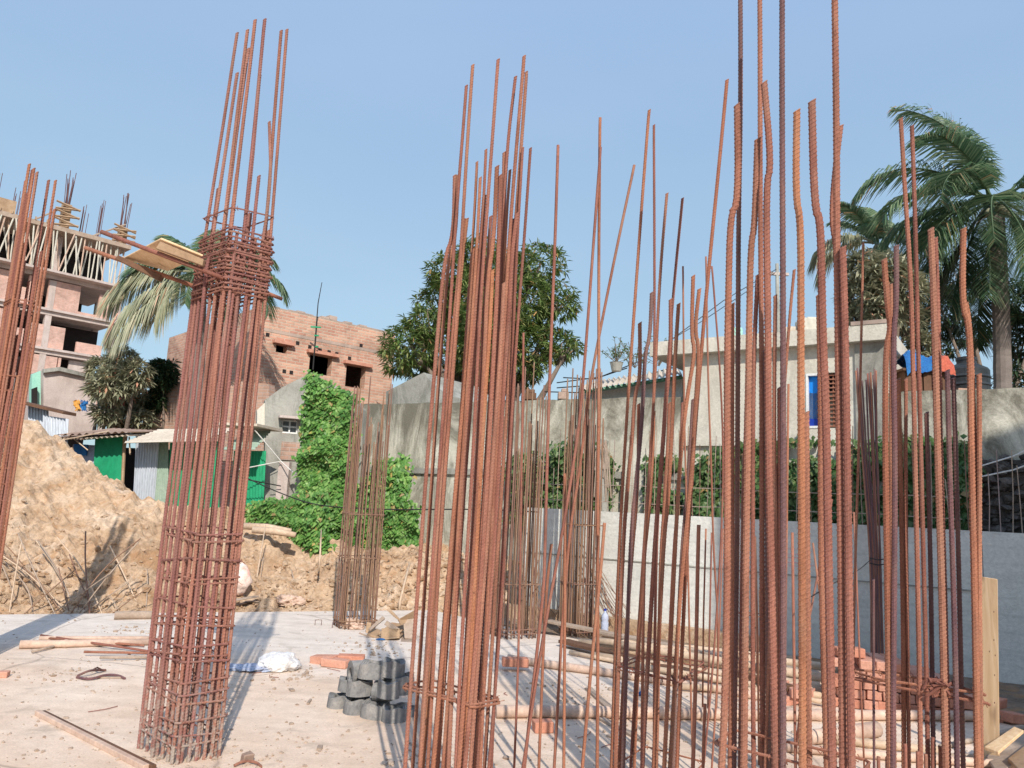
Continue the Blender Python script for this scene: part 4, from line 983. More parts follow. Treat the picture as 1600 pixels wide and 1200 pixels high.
# low gable end poking over the wall
GP=plane(P(600,615,15.2),P(690,615,14.4))
def polyplate(pl,pts,w0,w1,name,mat,root,uv=False):
    q=[hit(pl,x,y) for x,y in pts]; mb=MB(); n=len(q)
    f=[wp(pl,u,w0,z) for u,z in q]; b=[wp(pl,u,w1,z) for u,z in q]; i=len(mb.v)
    mb.v+=[tuple(p) for p in f+b]; mb.f.append(tuple(range(n))); mb.f.append(tuple(reversed(range(n,2*n))))
    for k in range(n): mb.f.append((k,n+k,n+(k+1)%n,(k+1)%n))
    bm=bmesh.new(); me=bpy.data.meshes.new('t'); me.from_pydata(mb.v,[],mb.f); bm.from_mesh(me); bmesh.ops.recalc_face_normals(bm,faces=bm.faces[:]); bmesh.ops.triangulate(bm,faces=[f_ for f_ in bm.faces if len(f_.verts)>4])
    bm.verts.index_update(); mb.v=[tuple(v.co) for v in bm.verts]; mb.f=[tuple(v.index for v in f_.verts) for f_ in bm.faces]; bm.free(); bpy.data.meshes.remove(me)
    return meshobj(name,mb,mat,root,uv=uv)
t=thing('gabled_shed','low grey gable end with worn plaster peeping over the boundary wall under the mango tree','shed',P(640,640,15))
polyplate(GP,[(603,612),(662,582),(676,600),(700,618),(700,680),(603,680)],0,2.0,'wall','greyplaster',t)
# ---- ivy
def ivy(pl,quads,n,size,mat,label,name,w=(-.35,.0),kind=None,cat='ivy',dens=1.0,floor=None):
    mb=MB()
    # area-weighted sampling of picture-space quads projected on the wall plane
    T=[]
    for q in quads:
        for tri in ((q[0],q[1],q[2]),(q[0],q[2],q[3])) if len(q)==4 else (q,):
            P3=[hit(pl,*p) for p in tri]; ar=abs((P3[1][0]-P3[0][0])*(P3[2][1]-P3[0][1])-(P3[2][0]-P3[0][0])*(P3[1][1]-P3[0][1]))/2; T.append((ar,P3))
    tot=sum(a for a,_ in T)
    for k in range(n):
        r=U(0,tot)
        for ar,P3 in T:
            r-=ar
            if r<=0: break
        a,b=R(),R()
        if a+b>1: a,b=1-a,1-b
        u=P3[0][0]+a*(P3[1][0]-P3[0][0])+b*(P3[2][0]-P3[0][0]); z=P3[0][1]+a*(P3[1][1]-P3[0][1])+b*(P3[2][1]-P3[0][1])
        u+=random.gauss(0,.05); z+=random.gauss(0,.05)
        bul=noise.fractal(Vector((u*1.8,z*1.8,2)),.8,2.1,3)
        ww=w[0]*(.55+.6*bul)+U(-.06,.10)
        if dens<1 and noise.noise(Vector((u*2.3,z*2.3,8)))>dens-.5: continue
        c=wp(pl,u,ww,z); s=size*U(.6,1.35)
        nn=(-pl[2]*U(.5,1)+pl[1]*U(-.7,.7)+Vector((0,0,U(-.1,.9)))).normalized()
        dn=(Vector((U(-.5,.5),U(-.2,.2),-1))); dn=(dn-nn*dn.dot(nn)).normalized(); sd=nn.cross(dn)
        cr_=nn*s*.12
        i=len(mb.v); mb.v+=[tuple(c),tuple(c+sd*s*.42+dn*s*.25-cr_),tuple(c+dn*s),tuple(c-sd*s*.42+dn*s*.25-cr_)]
        mb.f+=[(i,i+2,i+1),(i,i+3,i+2)]
    o=meshobj(name,mb,mat); return tag(o,label,cat,kind=kind)
IV=plane(P(470,700,13.6),P(660,700,13.3))
ivw=thing('ivy_wall','grey wall end standing behind the tall mass of ivy','wall',P(520,860,13.9))
IVb=plane(P(470,700,13.8),P(660,700,13.5))
polyplate(IVb,[(489,592),(556,624),(566,640),(566,905),(478,905),(478,700)],0,.2,'wall_face','greyplaster',ivw)
ivy(IV,[[(487,586),(558,622),(556,720),(478,720)],[(478,700),(552,700),(545,866),(494,866)],[(478,700),(500,700),(512,866),(474,800)]],13000,.085,'ivy','tall bright green ivy climbing from the bank to the gable top','climbing_ivy')
ivy(IV,[[(592,722),(640,716),(648,868),(585,868)],[(550,770),(600,740),(600,868),(545,868)],[(600,780),(655,790),(656,866),(600,870)]],7500,.085,'ivy','bright green ivy mass right of the distant cage below the boundary wall','climbing_ivy')
IL=plane(P(380,820,12.9),P(500,850,12.6))
ivy(IL,[[(380,796),(440,782),(480,790),(470,838)],[(380,800),(470,800),(480,850),(384,818)],[(440,785),(510,770),(520,862),(470,845)]],5500,.08,'ivy','low green creeper spreading over the top of the soil bank','creeper')
ivy(OW,[[(800,712),(960,708),(960,815),(800,815)],[(870,702),(905,690),(910,720),(870,720)],[(920,708),(960,700),(960,815),(920,815)]],3800,.08,'ivyd','creeper hanging on the boundary wall behind the thin starter bars left of the dead stump','creeper',w=(-.25,0),dens=.72)
ivy(OW,[[(1018,715),(1060,712),(1060,815),(1018,815)],[(1085,735),(1130,705),(1130,815),(1085,815)]],2500,.08,'ivyd','creeper on the boundary wall between the second and the nearest column','creeper',w=(-.25,0),dens=.75)
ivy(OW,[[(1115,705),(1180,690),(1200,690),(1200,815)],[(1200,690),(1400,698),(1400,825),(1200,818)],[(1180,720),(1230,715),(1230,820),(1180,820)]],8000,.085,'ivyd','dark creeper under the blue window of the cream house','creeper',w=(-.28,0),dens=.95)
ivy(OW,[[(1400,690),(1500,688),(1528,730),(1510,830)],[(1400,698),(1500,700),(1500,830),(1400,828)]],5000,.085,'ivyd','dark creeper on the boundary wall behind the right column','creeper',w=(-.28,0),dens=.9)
# dark hollow and rubble at right of creepers
t=thing('rubble_wall','dark sooty broken brick base of the boundary wall at the far right','wall',P(1570,800,8.6))
mb=MB(); ux,zx=hit(OW,1528,712); uy,zy=hit(OW,1750,830)
wbox(mb,OW,ux,uy,-.2,zx-.05,-.04,-.003)
for k in range(420):
    u=U(ux,uy); z=U(.7,zx-.02); c=wp(OW,u,-.06+U(-.05,.03),z); lump(mb,c,U(.03,.09),k*1.9)
meshobj('rubble',mb,'soot',t)
# dead stump / grey root on wall
t=thing('dead_stump','pale dead tree stump with hanging roots against the boundary wall','stump',pt(955,800,OW,-.3))
mb=MB(); mb.tube(chaikin([pt(962,830,OW,-.35),pt(956,760,OW,-.3),pt(952,715,OW,-.28),pt(956,690,OW,-.25)],2),[.07]*3+[.075]*3+[.085]*4+[.06]*100 if False else .075,8); meshobj('trunk',mb,'greyplaster',t,smooth=True)
mb=MB()
for k in range(16): 
    x=U(940,972); mb.tube(chaikin([pt(957+U(-6,6),690+U(0,12),OW,-.3),pt(x,705,OW,-.36),pt(x+U(-6,6),U(725,790),OW,-.36)],2),.012,4)
meshobj('roots',mb,'woodgrey',t)
# cables on the right
for k,(a,b,c,d) in enumerate(((1535,737,1640,697),(1535,752,1640,722))):
    mb=MB(); A=pt(a,b,OW,-.8); B=pt(c,d,OW,-.8); mb.tube([A,A.lerp(B,.5)-Vector((0,0,.03)),B],.008,5); tag(meshobj('rope',mb,'rope'),['upper pale rope slanting up at the right edge','lower pale rope slanting up at the right edge'][k],'rope')

# ================================================================ house on the right
HA=pt(1068,600,OW,-.06); HB=pt(1385,600,OW,-.06); HP=plane(HA,HB)
u0h,_=hit(HP,1068,600); u1h,_=hit(HP,1384,600); _,zs0=hit(HP,1200,547); _,zs1=hit(HP,1200,524)
hs=thing('cream_house','cream single-storey house with flat roof slab and blue shuttered window behind the wall','house',wp(HP,u0h,0,0))
wu0,wz1=hit(HP,1261,584); wu1,wz0=hit(HP,1281,669); su0,_=hit(HP,1289,600); su1,_=hit(HP,1309,600)
uc,_=hit(HP,1181,650); 
mb=MB()
for (a,b,c,d) in ((u0h,uc,2.45,zs0),(uc,wu0,-.3,zs0),(wu0,su1,-.3,wz0),(wu0,su1,wz1,zs0),(su1,u1h,-.3,zs0)): wbox(mb,HP,a,b,c,d,0,.2)
wbox(mb,HP,u1h-.2,u1h,-.3,zs0,.2,4); wbox(mb,HP,u0h,u0h+.2,2.0,zs0,.2,4); wbox(mb,HP,u0h+.2,u1h-.2,0,zs0,3.8,4)
meshobj('wall',mb,'cream',hs)
mb=MB(); wbox(mb,HP,u1h-.35,u1h+.01,-.3,zs0-.003,-.03,-.002); meshobj('corner_pier',mb,'greyplaster',hs)
mb=MB(); us0,_=hit(HP,1022,560)
wbox(mb,HP,us0,u1h+.06,zs0,zs1,-.16,4.2); sl=meshobj('roof_slab',mb,'cream',hs)
mb=MB(); wbox(mb,HP,su1+.2,u1h+.1,zs1,zs1+.05,-.17,.1); meshobj('broken_edge',mb,'brickC',hs)
wn_=meshobj('window',(lambda m_:(wbox(m_,HP,wu0,wu1,wz0+.0,wz1,.06,.09),m_)[1])(MB()),'blue',hs)
mb=MB(); wbox(mb,HP,wu0+.01,wu1-.03,wz0+.03,wz0+.13,.045,.058); meshobj('pane',mb,'blued',hs,parent=wn_)
mb=MB(); fr=.02
for (a,b,c,d) in ((wu0-.015,wu0+.012,wz0,wz1),(wu1-.02,wu1+.02,wz0,wz1),(wu0+.012,wu1-.02,wz1-.03,wz1),(wu0+.012,wu1-.02,wz0,wz0+.03)): wbox(mb,HP,a,b,c,d,-.01,.05)
meshobj('frame',mb,'white',hs,parent=wn_)
mb=MB(); wbox(mb,HP,wu1+.02,su1,wz0,wz1,.14,.19); sh=meshobj('grille_window',mb,'dark',hs)
mb=MB(); 
for k in range(13):
    z=wz0+(wz1-wz0)*(k+.5)/13; wbox(mb,HP,wu1+.02,su1,z-.008,z+.008,.03,.05)
for k in range(4):
    u=wu1+.05+(su1-wu1-.06)*k/3; wbox(mb,HP,u-.008,u+.008,wz0,wz1,.051,.065)
meshobj('grille',mb,'rust',hs,parent=sh)
# roof clutter
for k,(px,py,w,h,m_) in enumerate(((1250,516,34,22,'cream'),(1215,520,20,14,'tincream'),(1128,526,22,18,'mint'))):
    c=pt(px,py,HP,.5); c.z=zs1+h*.0065; mb=MB(); mb.box(c,w*.0085,.3,h*.013); mb.box(c+Vector((.03,0,h*.0068)),w*.006,.25,.03); tag(meshobj('roof_clutter',mb,m_,bevel=.01),['pale box on the flat roof behind the ribbed bars','low pale bundle on the flat roof','pale green tarp bundle at the left of the flat roof'][k],'box')
c=pt(1212,400,HP,1.5); t=thing('power_pole','thin pale concrete power pole rising behind the flat roof','power pole',P(1217,560,16)); mb=MB(); mb.tube([P(1218,640,16),P(1214,412,16)],[.06,.035],8); meshobj('pole',mb,'greyplaster',t,smooth=True)
mb=MB(); mb.box(P(1214,428,16),.5,.06,.06); meshobj('cross_arm',mb,'bconc',t)
mb=MB(); mb.tube([P(1214,420,16),P(1130,470,15),P(1030,545,14)],.008,4); mb.tube([P(1214,424,16),P(1100,500,15),P(1000,560,14)],.007,4); meshobj('cable',mb,'wire',t)
# shed roof left of the house
SP=plane(P(905,600,12.6),P(1068,580,11.9))
t=thing('tin_roof_shed','white walled shed with pale brown corrugated roof left of the cream house','shed',P(980,640,12.2))
polyplate(SP,[(906,612),(1066,588),(1066,660),(906,660)],0,.15,'wall','white',t)
def corr(mb,c00,c10,c11,c01,waves,amp,nv=2):
    """corrugated sheet between 4 corners; ridges run from the c00-c10 edge to the c01-c11 edge"""
    c00,c10,c11,c01=[Vector(q) for q in (c00,c10,c11,c01)]; n=(c10-c00).cross(c01-c00).normalized(); nu=waves*6; i0=len(mb.v)
    for j in range(nv+1):
        for i in range(nu+1):
            u=i/nu; v=j/nv; p=(c00.lerp(c10,u)).lerp(c01.lerp(c11,u),v); mb.v.append(tuple(p+n*amp*math.sin(u*waves*2*math.pi)))
    for j in range(nv):
        for i in range(nu):
            a=i0+j*(nu+1)+i; mb.f.append((a,a+1,a+nu+2,a+nu+1))
mb=MB(); corr(mb,P(903,612,12.2),P(1066,586,11.5),P(1060,574,13.5),P(920,598,14.0),18,.03); meshobj('roof',mb,'tincream',t,smooth=True)
mb=MB(); mb.tube([P(906,613,12.25),P(1066,589,11.6)],.03,6); meshobj('eave_trim',mb,'greenpaint',t)
def small_plant(px,py,D,h,sp,n,lab,name='potted_plant',pot=True,mat='mango',ls=.08):
    b=P(px,py,D); t=thing(name,lab,'plant',b)
    if pot: mb=MB(); mb.lathe(b,[(.08,0),(.11,.14),(.12,.15)],12); meshobj('pot',mb,'greyplaster',t)
    z0=.14 if pot else 0; mb=MB(); ml=MB()
    for k in range(n):
        e=b+Vector((random.gauss(0,sp),random.gauss(0,sp*.6),z0+h*U(.4,1))); mb.tube([b+Vector((0,0,z0)),e],.005,3)
        for q in range(9): 
            c=(b+Vector((0,0,z0))).lerp(e,U(.4,1)); leaf(ml,c,Vector((U(-1,1),U(-1,1),U(-.5,.5))),ls*U(.7,1.3),.3)
    meshobj('stem',mb,'bark',t); meshobj('foliage',ml,mat,t)
def leaf(mb,c,d,L,wf=.22,droop=.35):
    d=d.normalized(); s=d.cross(Vector((U(-.3,.3),U(-.3,.3),1)));
    if s.length<.05: s=Vector((1,0,0))
    s.normalize(); m_=c+d*L*.5+Vector((0,0,-droop*L*.12)); e=c+d*L+Vector((0,0,-droop*L*.6)); w=s*L*wf*.5; i=len(mb.v)
    mb.v+=[tuple(c),tuple(m_+w),tuple(e),tuple(m_-w)]; mb.f+=[(i,i+1,i+2,i+3)]
small_plant(963,580,12.8,.45,.16,16,'leafy plant in a dark pot on the pale corrugated shed roof')
small_plant(992,575,13,.6,.25,14,'taller spreading plant behind the shed roof',pot=False)
small_plant(1030,572,13.4,.6,.3,16,'spindly plant under the overhang of the flat roof',pot=False)
# small dark boxes on the old wall, water tank, tarp stall
for k,(px,w) in enumerate(((876,18),(822,26))):
    c=pt(px,606,OW,.09); c.z=topz(hit(OW,px,606)[0])+.07; mb=MB(); mb.box(c,w*.0095,.2,.12); mb.box(c+Vector((.02,-.02,.09)),w*.006,.12,.06); tag(meshobj('roof_block',mb,'tinrust' if k==0 else 'wooddark',bevel=.01),['small rusty dark block on top of the boundary wall','dark flat board on top of the boundary wall beside the middle column'][k],'block')
c=P(1512,612,10.2); t=thing('water_tank','black ribbed plastic water tank standing behind the right end of the wall','water tank',c)
mb=MB(); mb.lathe(c,[(.27,0),(.27,.06),(.285,.07),(.27,.1),(.27,.16),(.285,.18),(.27,.21),(.27,.28),(.25,.31),(.12,.38),(.12,.42)],28); meshobj('tank_body',mb,'black',t,smooth=False)
mb=MB(); mb.lathe(c+Vector((0,0,.421)),[(.13,0),(.13,.04),(.05,.06)],16); meshobj('lid',mb,'black',t)
mb=MB(); mb.box((c.x,c.y,c.z/2-.16),.6,.6,c.z+.3); meshobj('support',mb,'brickC',t,uv=True)
c=P(1437,612,9.9); t=thing('tarp_stall','wooden rooftop hutch under a blue and red tarpaulin','hutch',c)
mb=MB()
for k in range(5): mb.box(c+Vector((-.24+k*.12,0,.10)),.10,.4,.26)
mb.box(c+Vector((0,0,.24)),.68,.5,.03); meshobj('hutch_body',mb,'wooddark',t)
mb=MB(); mb.box((c.x,c.y,(c.z-.04)/2-.15),.64,.4,c.z+.24); meshobj('support',mb,'brickC',t,uv=True)
mb=MB(); nx_,ny_=34,16
def cloth(x,y): return .47+.10*noise.fractal(Vector((x*4,y*4,1)),.8,2,4)-1.1*max(0,abs(x)-.22)**1.2*1.3-.5*max(0,abs(y)-.15)
def clothmesh(xa,xb,off,mat,name):
    mb=MB()
    for j in range(ny_+1):
        for i in range(nx_+1):
            x=xa+(xb-xa)*i/nx_; y=-.28+.56*j/ny_; mb.v.append((c.x+x,c.y+y,c.z-.02+cloth(x,y)+off-(.16 if j==0 else 0)))
    for j in range(ny_):
        for i in range(nx_): a=j*(nx_+1)+i; mb.f.append((a,a+1,a+nx_+2,a+nx_+1))
    meshobj(name,mb,mat,t,smooth=True)
clothmesh(-.30,.14,0,'tarpblue','tarpaulin'); clothmesh(.10,.32,.012,'tarpred','tarpaulin')

# ================================================================ left: shanty sheds
SA=P(30,700,15.2); SB=P(480,740,14.2); SH=plane(SA,SB)
def rectw(mb,pl,x0,y0,x1,y1,w0,w1,zb=None):
    ua,zt=hit(pl,x0,y0); ub,z_=hit(pl,x1,y1); wbox(mb,pl,ua,ub,z_ if zb is None else zb,zt,w0,w1)
def sheetq(pts,pl,ws,waves,amp,mat,name,root,parent=None):
    c=[pt(x,y,pl,w) for (x,y),w in zip(pts,ws)]; mb=MB(); corr(mb,*c,waves,amp); return meshobj(name,mb,mat,root,smooth=True,parent=parent)
t=thing('tin_fence','pair of tall galvanised corrugated sheets standing at the top of the soil heap','tin fence',pt(80,690,SH))
sheetq([(44,690),(76,706),(76,640),(44,633)],SH,(0,0,0,0),7,.018,'tin','sheet',t)
sheetq([(74,712),(113,735),(116,656),(76,650)],SH,(-.15,-.15,-.15,-.15),8,.018,'tin','sheet',t)
mb=MB(); a=pt(40,632,SH,-.3); b=pt(116,650,SH,-.3); mb.hexa([a,b,b+SH[2]*.35,a+SH[2]*.35,a+Vector((0,0,.05)),b+Vector((0,0,.05)),b+SH[2]*.35+Vector((0,0,.06)),a+SH[2]*.35+Vector((0,0,.06))]); meshobj('cover_board',mb,'wooddark',t)
sd=thing('tin_shack','patched shack of green, silver and tarp walls under rusty roof sheets behind the soil heap','shack',pt(200,740,SH))
for k,(p_) in enumerate(([(112,688),(160,690),(158,676),(116,672)],[(150,690),(228,684),(222,672),(150,672)],[(118,684),(226,679),(226,668),(140,664)])):
    c=[pt(x,y,SH,w) for (x,y),w in zip(p_,(-.5,-.5,.7,.7))]; mb=MB(); corr(mb,*c,10,.02); meshobj('roof_sheet',mb,'tinrust' if k!=1 else 'tincream',sd,smooth=True)
mb=MB(); rectw(mb,SH,108,692,226,800,.9,1.0); meshobj('back_wall',mb,'dark',sd)
mb=MB(); rectw(mb,SH,113,694,150,790,.02,.06); meshobj('tarp_wall',mb,'bluesack',sd)
mb=MB(); rectw(mb,SH,118,694,136,712,-.03,.0); meshobj('blue_cloth',mb,'tarpblue',sd)
polyplate(SH,[(152,684),(198,680),(194,800),(146,800)],-.06,-.03,'green_panel','green',sd)
mb=MB(); mb.tube([pt(199,684,SH,-.08),pt(194,790,SH,-.08)],.03,6); meshobj('door_post',mb,'wood',sd)
mb=MB(); mb.tube([pt(207,684,SH,-.1),pt(219,712,SH,-.3)],.015,5); mb.tube([pt(112,694,SH,-.5),pt(200,678,SH,-.55)],.012,5); mb.tube([pt(128,680,SH,-.4),pt(160,706,SH,-.4)],.012,5); meshobj('brace',mb,'bamboo',sd)
c=pt(209,752,SH,.3); mb=MB(); mb.lathe(c,[(.16,-.3),(.18,.1),(.15,.2)],14); tag(meshobj('drum',mb,'blued'),'deep blue drum standing in the dark doorway of the shack','drum')
sheetq([(214,790),(246,796),(256,690),(219,680)],SH,(-.12,)*4,9,.018,'tin','silver_wall',sd)
sheetq([(246,790),(268,796),(268,692),(254,690)],SH,(-.10,)*4,6,.012,'paleg','pale_wall',sd)
gs=thing('green_shed','green corrugated shed with cream awning partly hidden by the tall rebar column','shed',pt(330,780,SH))
sheetq([(264,800),(345,800),(345,690),(268,692)],SH,(-.05,)*4,18,.014,'green','front_wall',gs)
c=[pt(229,697,SH,-.7),pt(352,694,SH,-.7),pt(350,666,SH,.4),pt(228,668,SH,.4)]; mb=MB(); corr(mb,c[0],c[3],c[2],c[1],9,.016); meshobj('awning',mb,'tincream',gs,smooth=True)
gw=thing('green_shed','bright green corrugated shed front with louvred awning right of the tall rebar column','shed',pt(405,780,SH))
sheetq([(372,792),(422,786),(426,706),(376,706)],SH,(-.25,)*4,11,.014,'green','front_wall',gw)
c=[pt(385,708,SH,-.85),pt(432,708,SH,-.85),pt(428,674,SH,-.1),pt(388,674,SH,-.1)]; mb=MB(); corr(mb,c[0],c[3],c[2],c[1],8,.016); meshobj('awning',mb,'paleg',gw,smooth=True)
mb=MB(); rectw(mb,SH,378,668,438,674,-.9,.1); meshobj('roof_edge',mb,'tincream',gw)
# grey gabled house
GA=P(410,700,15.3); GB=P(560,700,16.0); GH=plane(GA,GB)
gh=thing('gabled_house','old grey plastered gable-end house with small barred window, half covered by ivy','house',pt(450,760,GH))
wu0,wz1=hit(GH,441,655); wu1,wz0=hit(GH,465,678)
polyplate(GH,[(414,625),(441,605),(441,678),(414,678)],0,.3,'wall','greyplaster',gh)
polyplate(GH,[(441,605),(487,582),(500,590),(500,655),(441,655)],0,.3,'wall','greyplaster',gh)
polyplate(GH,[(465,655),(500,655),(560,655),(560,800),(465,800)],0,.3,'wall','greyplaster',gh)
polyplate(GH,[(500,590),(560,622),(560,655),(500,655)],0,.3,'wall','greyplaster',gh)
polyplate(GH,[(414,678),(465,678),(465,800),(414,800)],0,.3,'wall','greyplaster',gh)
mb=MB(); wbox(mb,GH,wu0,wu1,wz0,wz1,.12,.15); w_=meshobj('window',mb,'glass',gh)
mb=MB(); mu=(wu0+wu1)/2; mz=(wz0+wz1)/2
for (a,b,c,d) in ((wu0,wu0+.03,wz0,wz1),(wu1-.03,wu1,wz0,wz1),(mu-.015,mu+.015,wz0,wz1)): wbox(mb,GH,a,b,c,d,.05,.11)
for (c,d) in ((wz0,wz0+.03),(wz1-.03,wz1),(mz-.015,mz+.015)): wbox(mb,GH,wu0+.031,wu1-.031,c,d,.06,.10)
meshobj('frame',mb,'white',gh,parent=w_)
mb=MB(); wbox(mb,GH,wu0-.08,wu1+.1,wz1+.01,wz1+.06,-.25,-.003); meshobj('ledge',mb,'bconc',gh)
u_a,z_a=hit(GH,440,690); u_b,z_b=hit(GH,466,720); mb=MB(); wbox(mb,GH,u_a,u_b,z_b,z_a,-.03,-.004); meshobj('brick_patch',mb,'brickC',gh,uv=True)
polyplate(GH,[(402,640),(415,628),(415,690),(402,690)],.05,.4,'side_wall','cream',gh)
LW=plane(P(420,750,14.0),P(500,750,13.9))
lw=thing('yard_wall','low grey yard wall with an upright post beside the green shed','wall',P(450,780,14))
polyplate(LW,[(422,740),(442,728),(480,728),(480,810),(422,810)],0,.15,'wall_face','greyplaster',lw)
mb=MB(); rectw(mb,LW,440,722,449,800,-.12,-.004); meshobj('post',mb,'bconc',lw)
for k,(a,b,c,d) in enumerate(((446,722,386,737),(446,722,416,676),(446,722,480,745),(446,760,375,745))):
    mb=MB(); mb.tube([pt(a,b,LW,-.2),pt(c,d,LW,-.5)],.01,4); tag(meshobj('guy_rope',mb,'rope' if k<3 else 'wire'),['pale rope from the yard post to the green shed front','pale rope from the yard post up to the awning','pale rope from the yard post into the ivy','dark cable drooping across the green shed front'][k],'rope')
mb=MB(); mb.tube(chaikin([P(375,742,12.5),P(440,772,12.2),P(500,792,12),P(620,797,11.5),P(740,795,11),P(840,800,10.3)],2),.009,4); tag(meshobj('black_cable',mb,'wire'),'long black cable sagging across in front of the ivy','cable')
# small concrete box building far left + mint corner
BX=plane(P(68,620,22),P(150,640,23))
bx=thing('concrete_outbuilding','weathered concrete box building with a mint green side behind the tin fence','building',P(100,650,22))
polyplate(BX,[(68,578),(90,576),(150,590),(150,680),(68,680)],0,4,'wall','bconc',bx)
polyplate(BX,[(54,584),(68,578),(68,680),(54,680)],.3,.6,'side_wall','mint',bx)
polyplate(BX,[(66,577),(92,574),(152,589),(152,594),(90,580),(66,583)],-.15,-.01,'coping','greyplaster',bx)
polyplate(BX,[(53,607),(60,604),(60,640),(53,640)],.1,.28,'opening','dark',bx)
for k,(px,py,m_,lb) in enumerate(((121,634,'orange','orange cloth hanging below the dusty tree'),(131,634,'tarpblue','small blue cloth hanging beside the orange one'),(191,625,'red','red cloth caught in the dusty tree'))):
    c=P(px,py,17.4); mb=MB(); i=0; nn=8
    for j in range(nn+1):
        for q in range(nn+1): wv=.045+.05*(j/nn)+.02*math.sin(j*2.1+k); mb.v.append((c.x+(q/nn*2-1)*wv+.02*math.sin(j+k),c.y+.04*math.sin(q*1.7+j*.6),c.z-.12+.24*j/nn+.02*math.sin(q*2+k)))
    for j in range(nn):
        for q in range(nn): a=j*(nn+1)+q; mb.f.append((a,a+1,a+nn+2,a+nn+1))
    tag(meshobj('hanging_cloth',mb,m_,smooth=True),lb,'cloth')

# ================================================================ brick building in the middle distance
BA=P(405,560,20.0); BB=P(610,590,22.8); BP=plane(BA,BB)
bb=thing('brick_building','unfinished red brick building with black window openings behind the gabled house','building',pt(500,700,BP))
ops=[((432,536),(448,553)),((485,550),(517,588)),((542,567),(569,608))]
uA,_=hit(BP,398,600); uB,_=hit(BP,612,600); 
zt0=hit(BP,420,474)[1]; zt1=hit(BP,600,524)[1]; zt=(zt0+zt1)/2
print('brick tops',zt0,zt1)
cols=[]; prev=uA; mb=MB()
O=[]
for (a,b) in ops:
    ua,z1=hit(BP,*a); ub,z0=hit(BP,*b); z1=(z1+hit(BP,b[0],a[1]+(b[0]-a[0])*.30)[1])/2; O.append((ua,ub,z0,z1))
    wbox(mb,BP,prev,ua,-.3,zt,0,.25); wbox(mb,BP,ua,ub,-.3,z0,0,.25); wbox(mb,BP,ua,ub,z1,zt,0,.25); prev=ub
wbox(mb,BP,prev,uB,-.3,zt,0,.25)
wbox(mb,BP,uA,uA+.25,-.3,zt,.25,7); wbox(mb,BP,uB-.25,uB,-.3,zt,.25,7)
meshobj('wall',mb,'brickB',bb,uv=True)
mb=MB(); k=uA; wbox(mb,BP,uA,uB,zt+.001,zt+.03,.0,.24)
while k<uB: 
    if R()<.75: wbox(mb,BP,k,k+.24,zt+.02,zt+random.choice((.05,.08,.08,.15)),.0,.24)
    k+=.25
meshobj('ragged_top',mb,'brickC',bb)
mb=MB()
for i,(ua,ub,z0,z1) in enumerate(O): wbox(mb,BP,ua-.12,ub+.15,z1,z1+.09,-.15,-.004)
meshobj('lintel',mb,'brickpale',bb)
mb=MB(); z_b=hit(BP,560,543)[1]; wbox(mb,BP,uA,uB,z_b-.06,z_b+.02,-.01,-.004) ; meshobj('band',mb,'brickC',bb)
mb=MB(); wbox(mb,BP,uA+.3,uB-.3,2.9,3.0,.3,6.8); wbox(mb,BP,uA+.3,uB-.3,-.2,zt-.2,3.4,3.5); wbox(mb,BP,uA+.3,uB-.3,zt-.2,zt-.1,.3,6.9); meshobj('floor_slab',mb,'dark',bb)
for (x,y) in ((465,536),(484,542),(500,547),(514,550),(526,553),(455,582),(444,580),(546,560),(418,523),(564,540)):
    u,z=hit(BP,x,y); mb=MB(); wbox(mb,BP,u-.05,u+.05,z-.05,z+.05,-.012,-.003); meshobj('putlog_hole',mb,'dark',bb)
mb=MB(); 
for (x,y0_,y1_) in ((545,520,540),(550,518,542),(553,520,540),(562,522,541)): mb.tube([pt(x,y1_,BP,.1),pt(x+1,y0_,BP,.1)],.012,4)
meshobj('starter_rod',mb,'rust',bb)
t=thing('tv_aerial','thin aerial pole with green wire ties rising over the brick building','aerial',pt(476,600,BP,-.5))
mb=MB(); mb.tube([pt(475,580,BP,-.5),pt(480,515,BP,-.5),pt(483,478,BP,-.5),pt(489,446,BP,-.5)],[.02,.018,.014,.01],5); meshobj('mast',mb,'wire',t)
mb=MB(); 
for (x,y,w) in ((479,515,.28),(480,545,.1),(480,528,.12)): mb.box(pt(x,y,BP,-.52),w,.03,.04); 
meshobj('green_tie',mb,'green',t)
# older low brick wall left of the tall column
CP=plane(P(225,620,19.0),P(300,620,18.6)); cw=thing('brick_wall','old low brick wall under the palm between the dusty tree and the tall column','wall',P(255,660,18.8))
polyplate(CP,[(223,614),(262,604),(300,588),(420,600),(420,720),(223,720)],0,.25,'wall_face','brickC',cw,uv=True)

# ================================================================ tall unfinished building at left
TA=P(24,430,57.0); TB=P(199,430,62.9); TP=plane(TA,TB)
tb=thing('unfinished_building','tall unfinished concrete and brick building with bamboo-propped top floor at far left','building',wp(TP,0,0,0))
def th(x,y): return hit(TP,x,y)
Lt=th(196,430)[0]; U0=-9.0
zTop=th(100,358)[1]; zB=th(100,430)[1]; zC=th(100,487)[1]; zD=th(100,548)[1]; st=zB-zC
print('levels',zTop,zB,zC,zD,Lt)
levels=[zB,zC,zD,zD-3,zD-6,zD-9]
mb=MB(); wbox(mb,TP,U0,Lt,zTop-.35,zTop,-.5,9); meshobj('top_formwork',mb,'woodgrey',tb)
mb=MB()
for i,z in enumerate(levels): wbox(mb,TP,U0,Lt+(.35 if i==0 else .0),z-.18,z,-1.0 if i in(0,) else -.25,9)
for i,z in enumerate(levels): wbox(mb,TP,U0,Lt,z-.5,z-.185,-.02,.35)
meshobj('floor_slab',mb,'bconc',tb)
xs=[th(184,500)[0],th(74,520)[0],th(120,600)[0],-3.2,-7]
mb=MB()
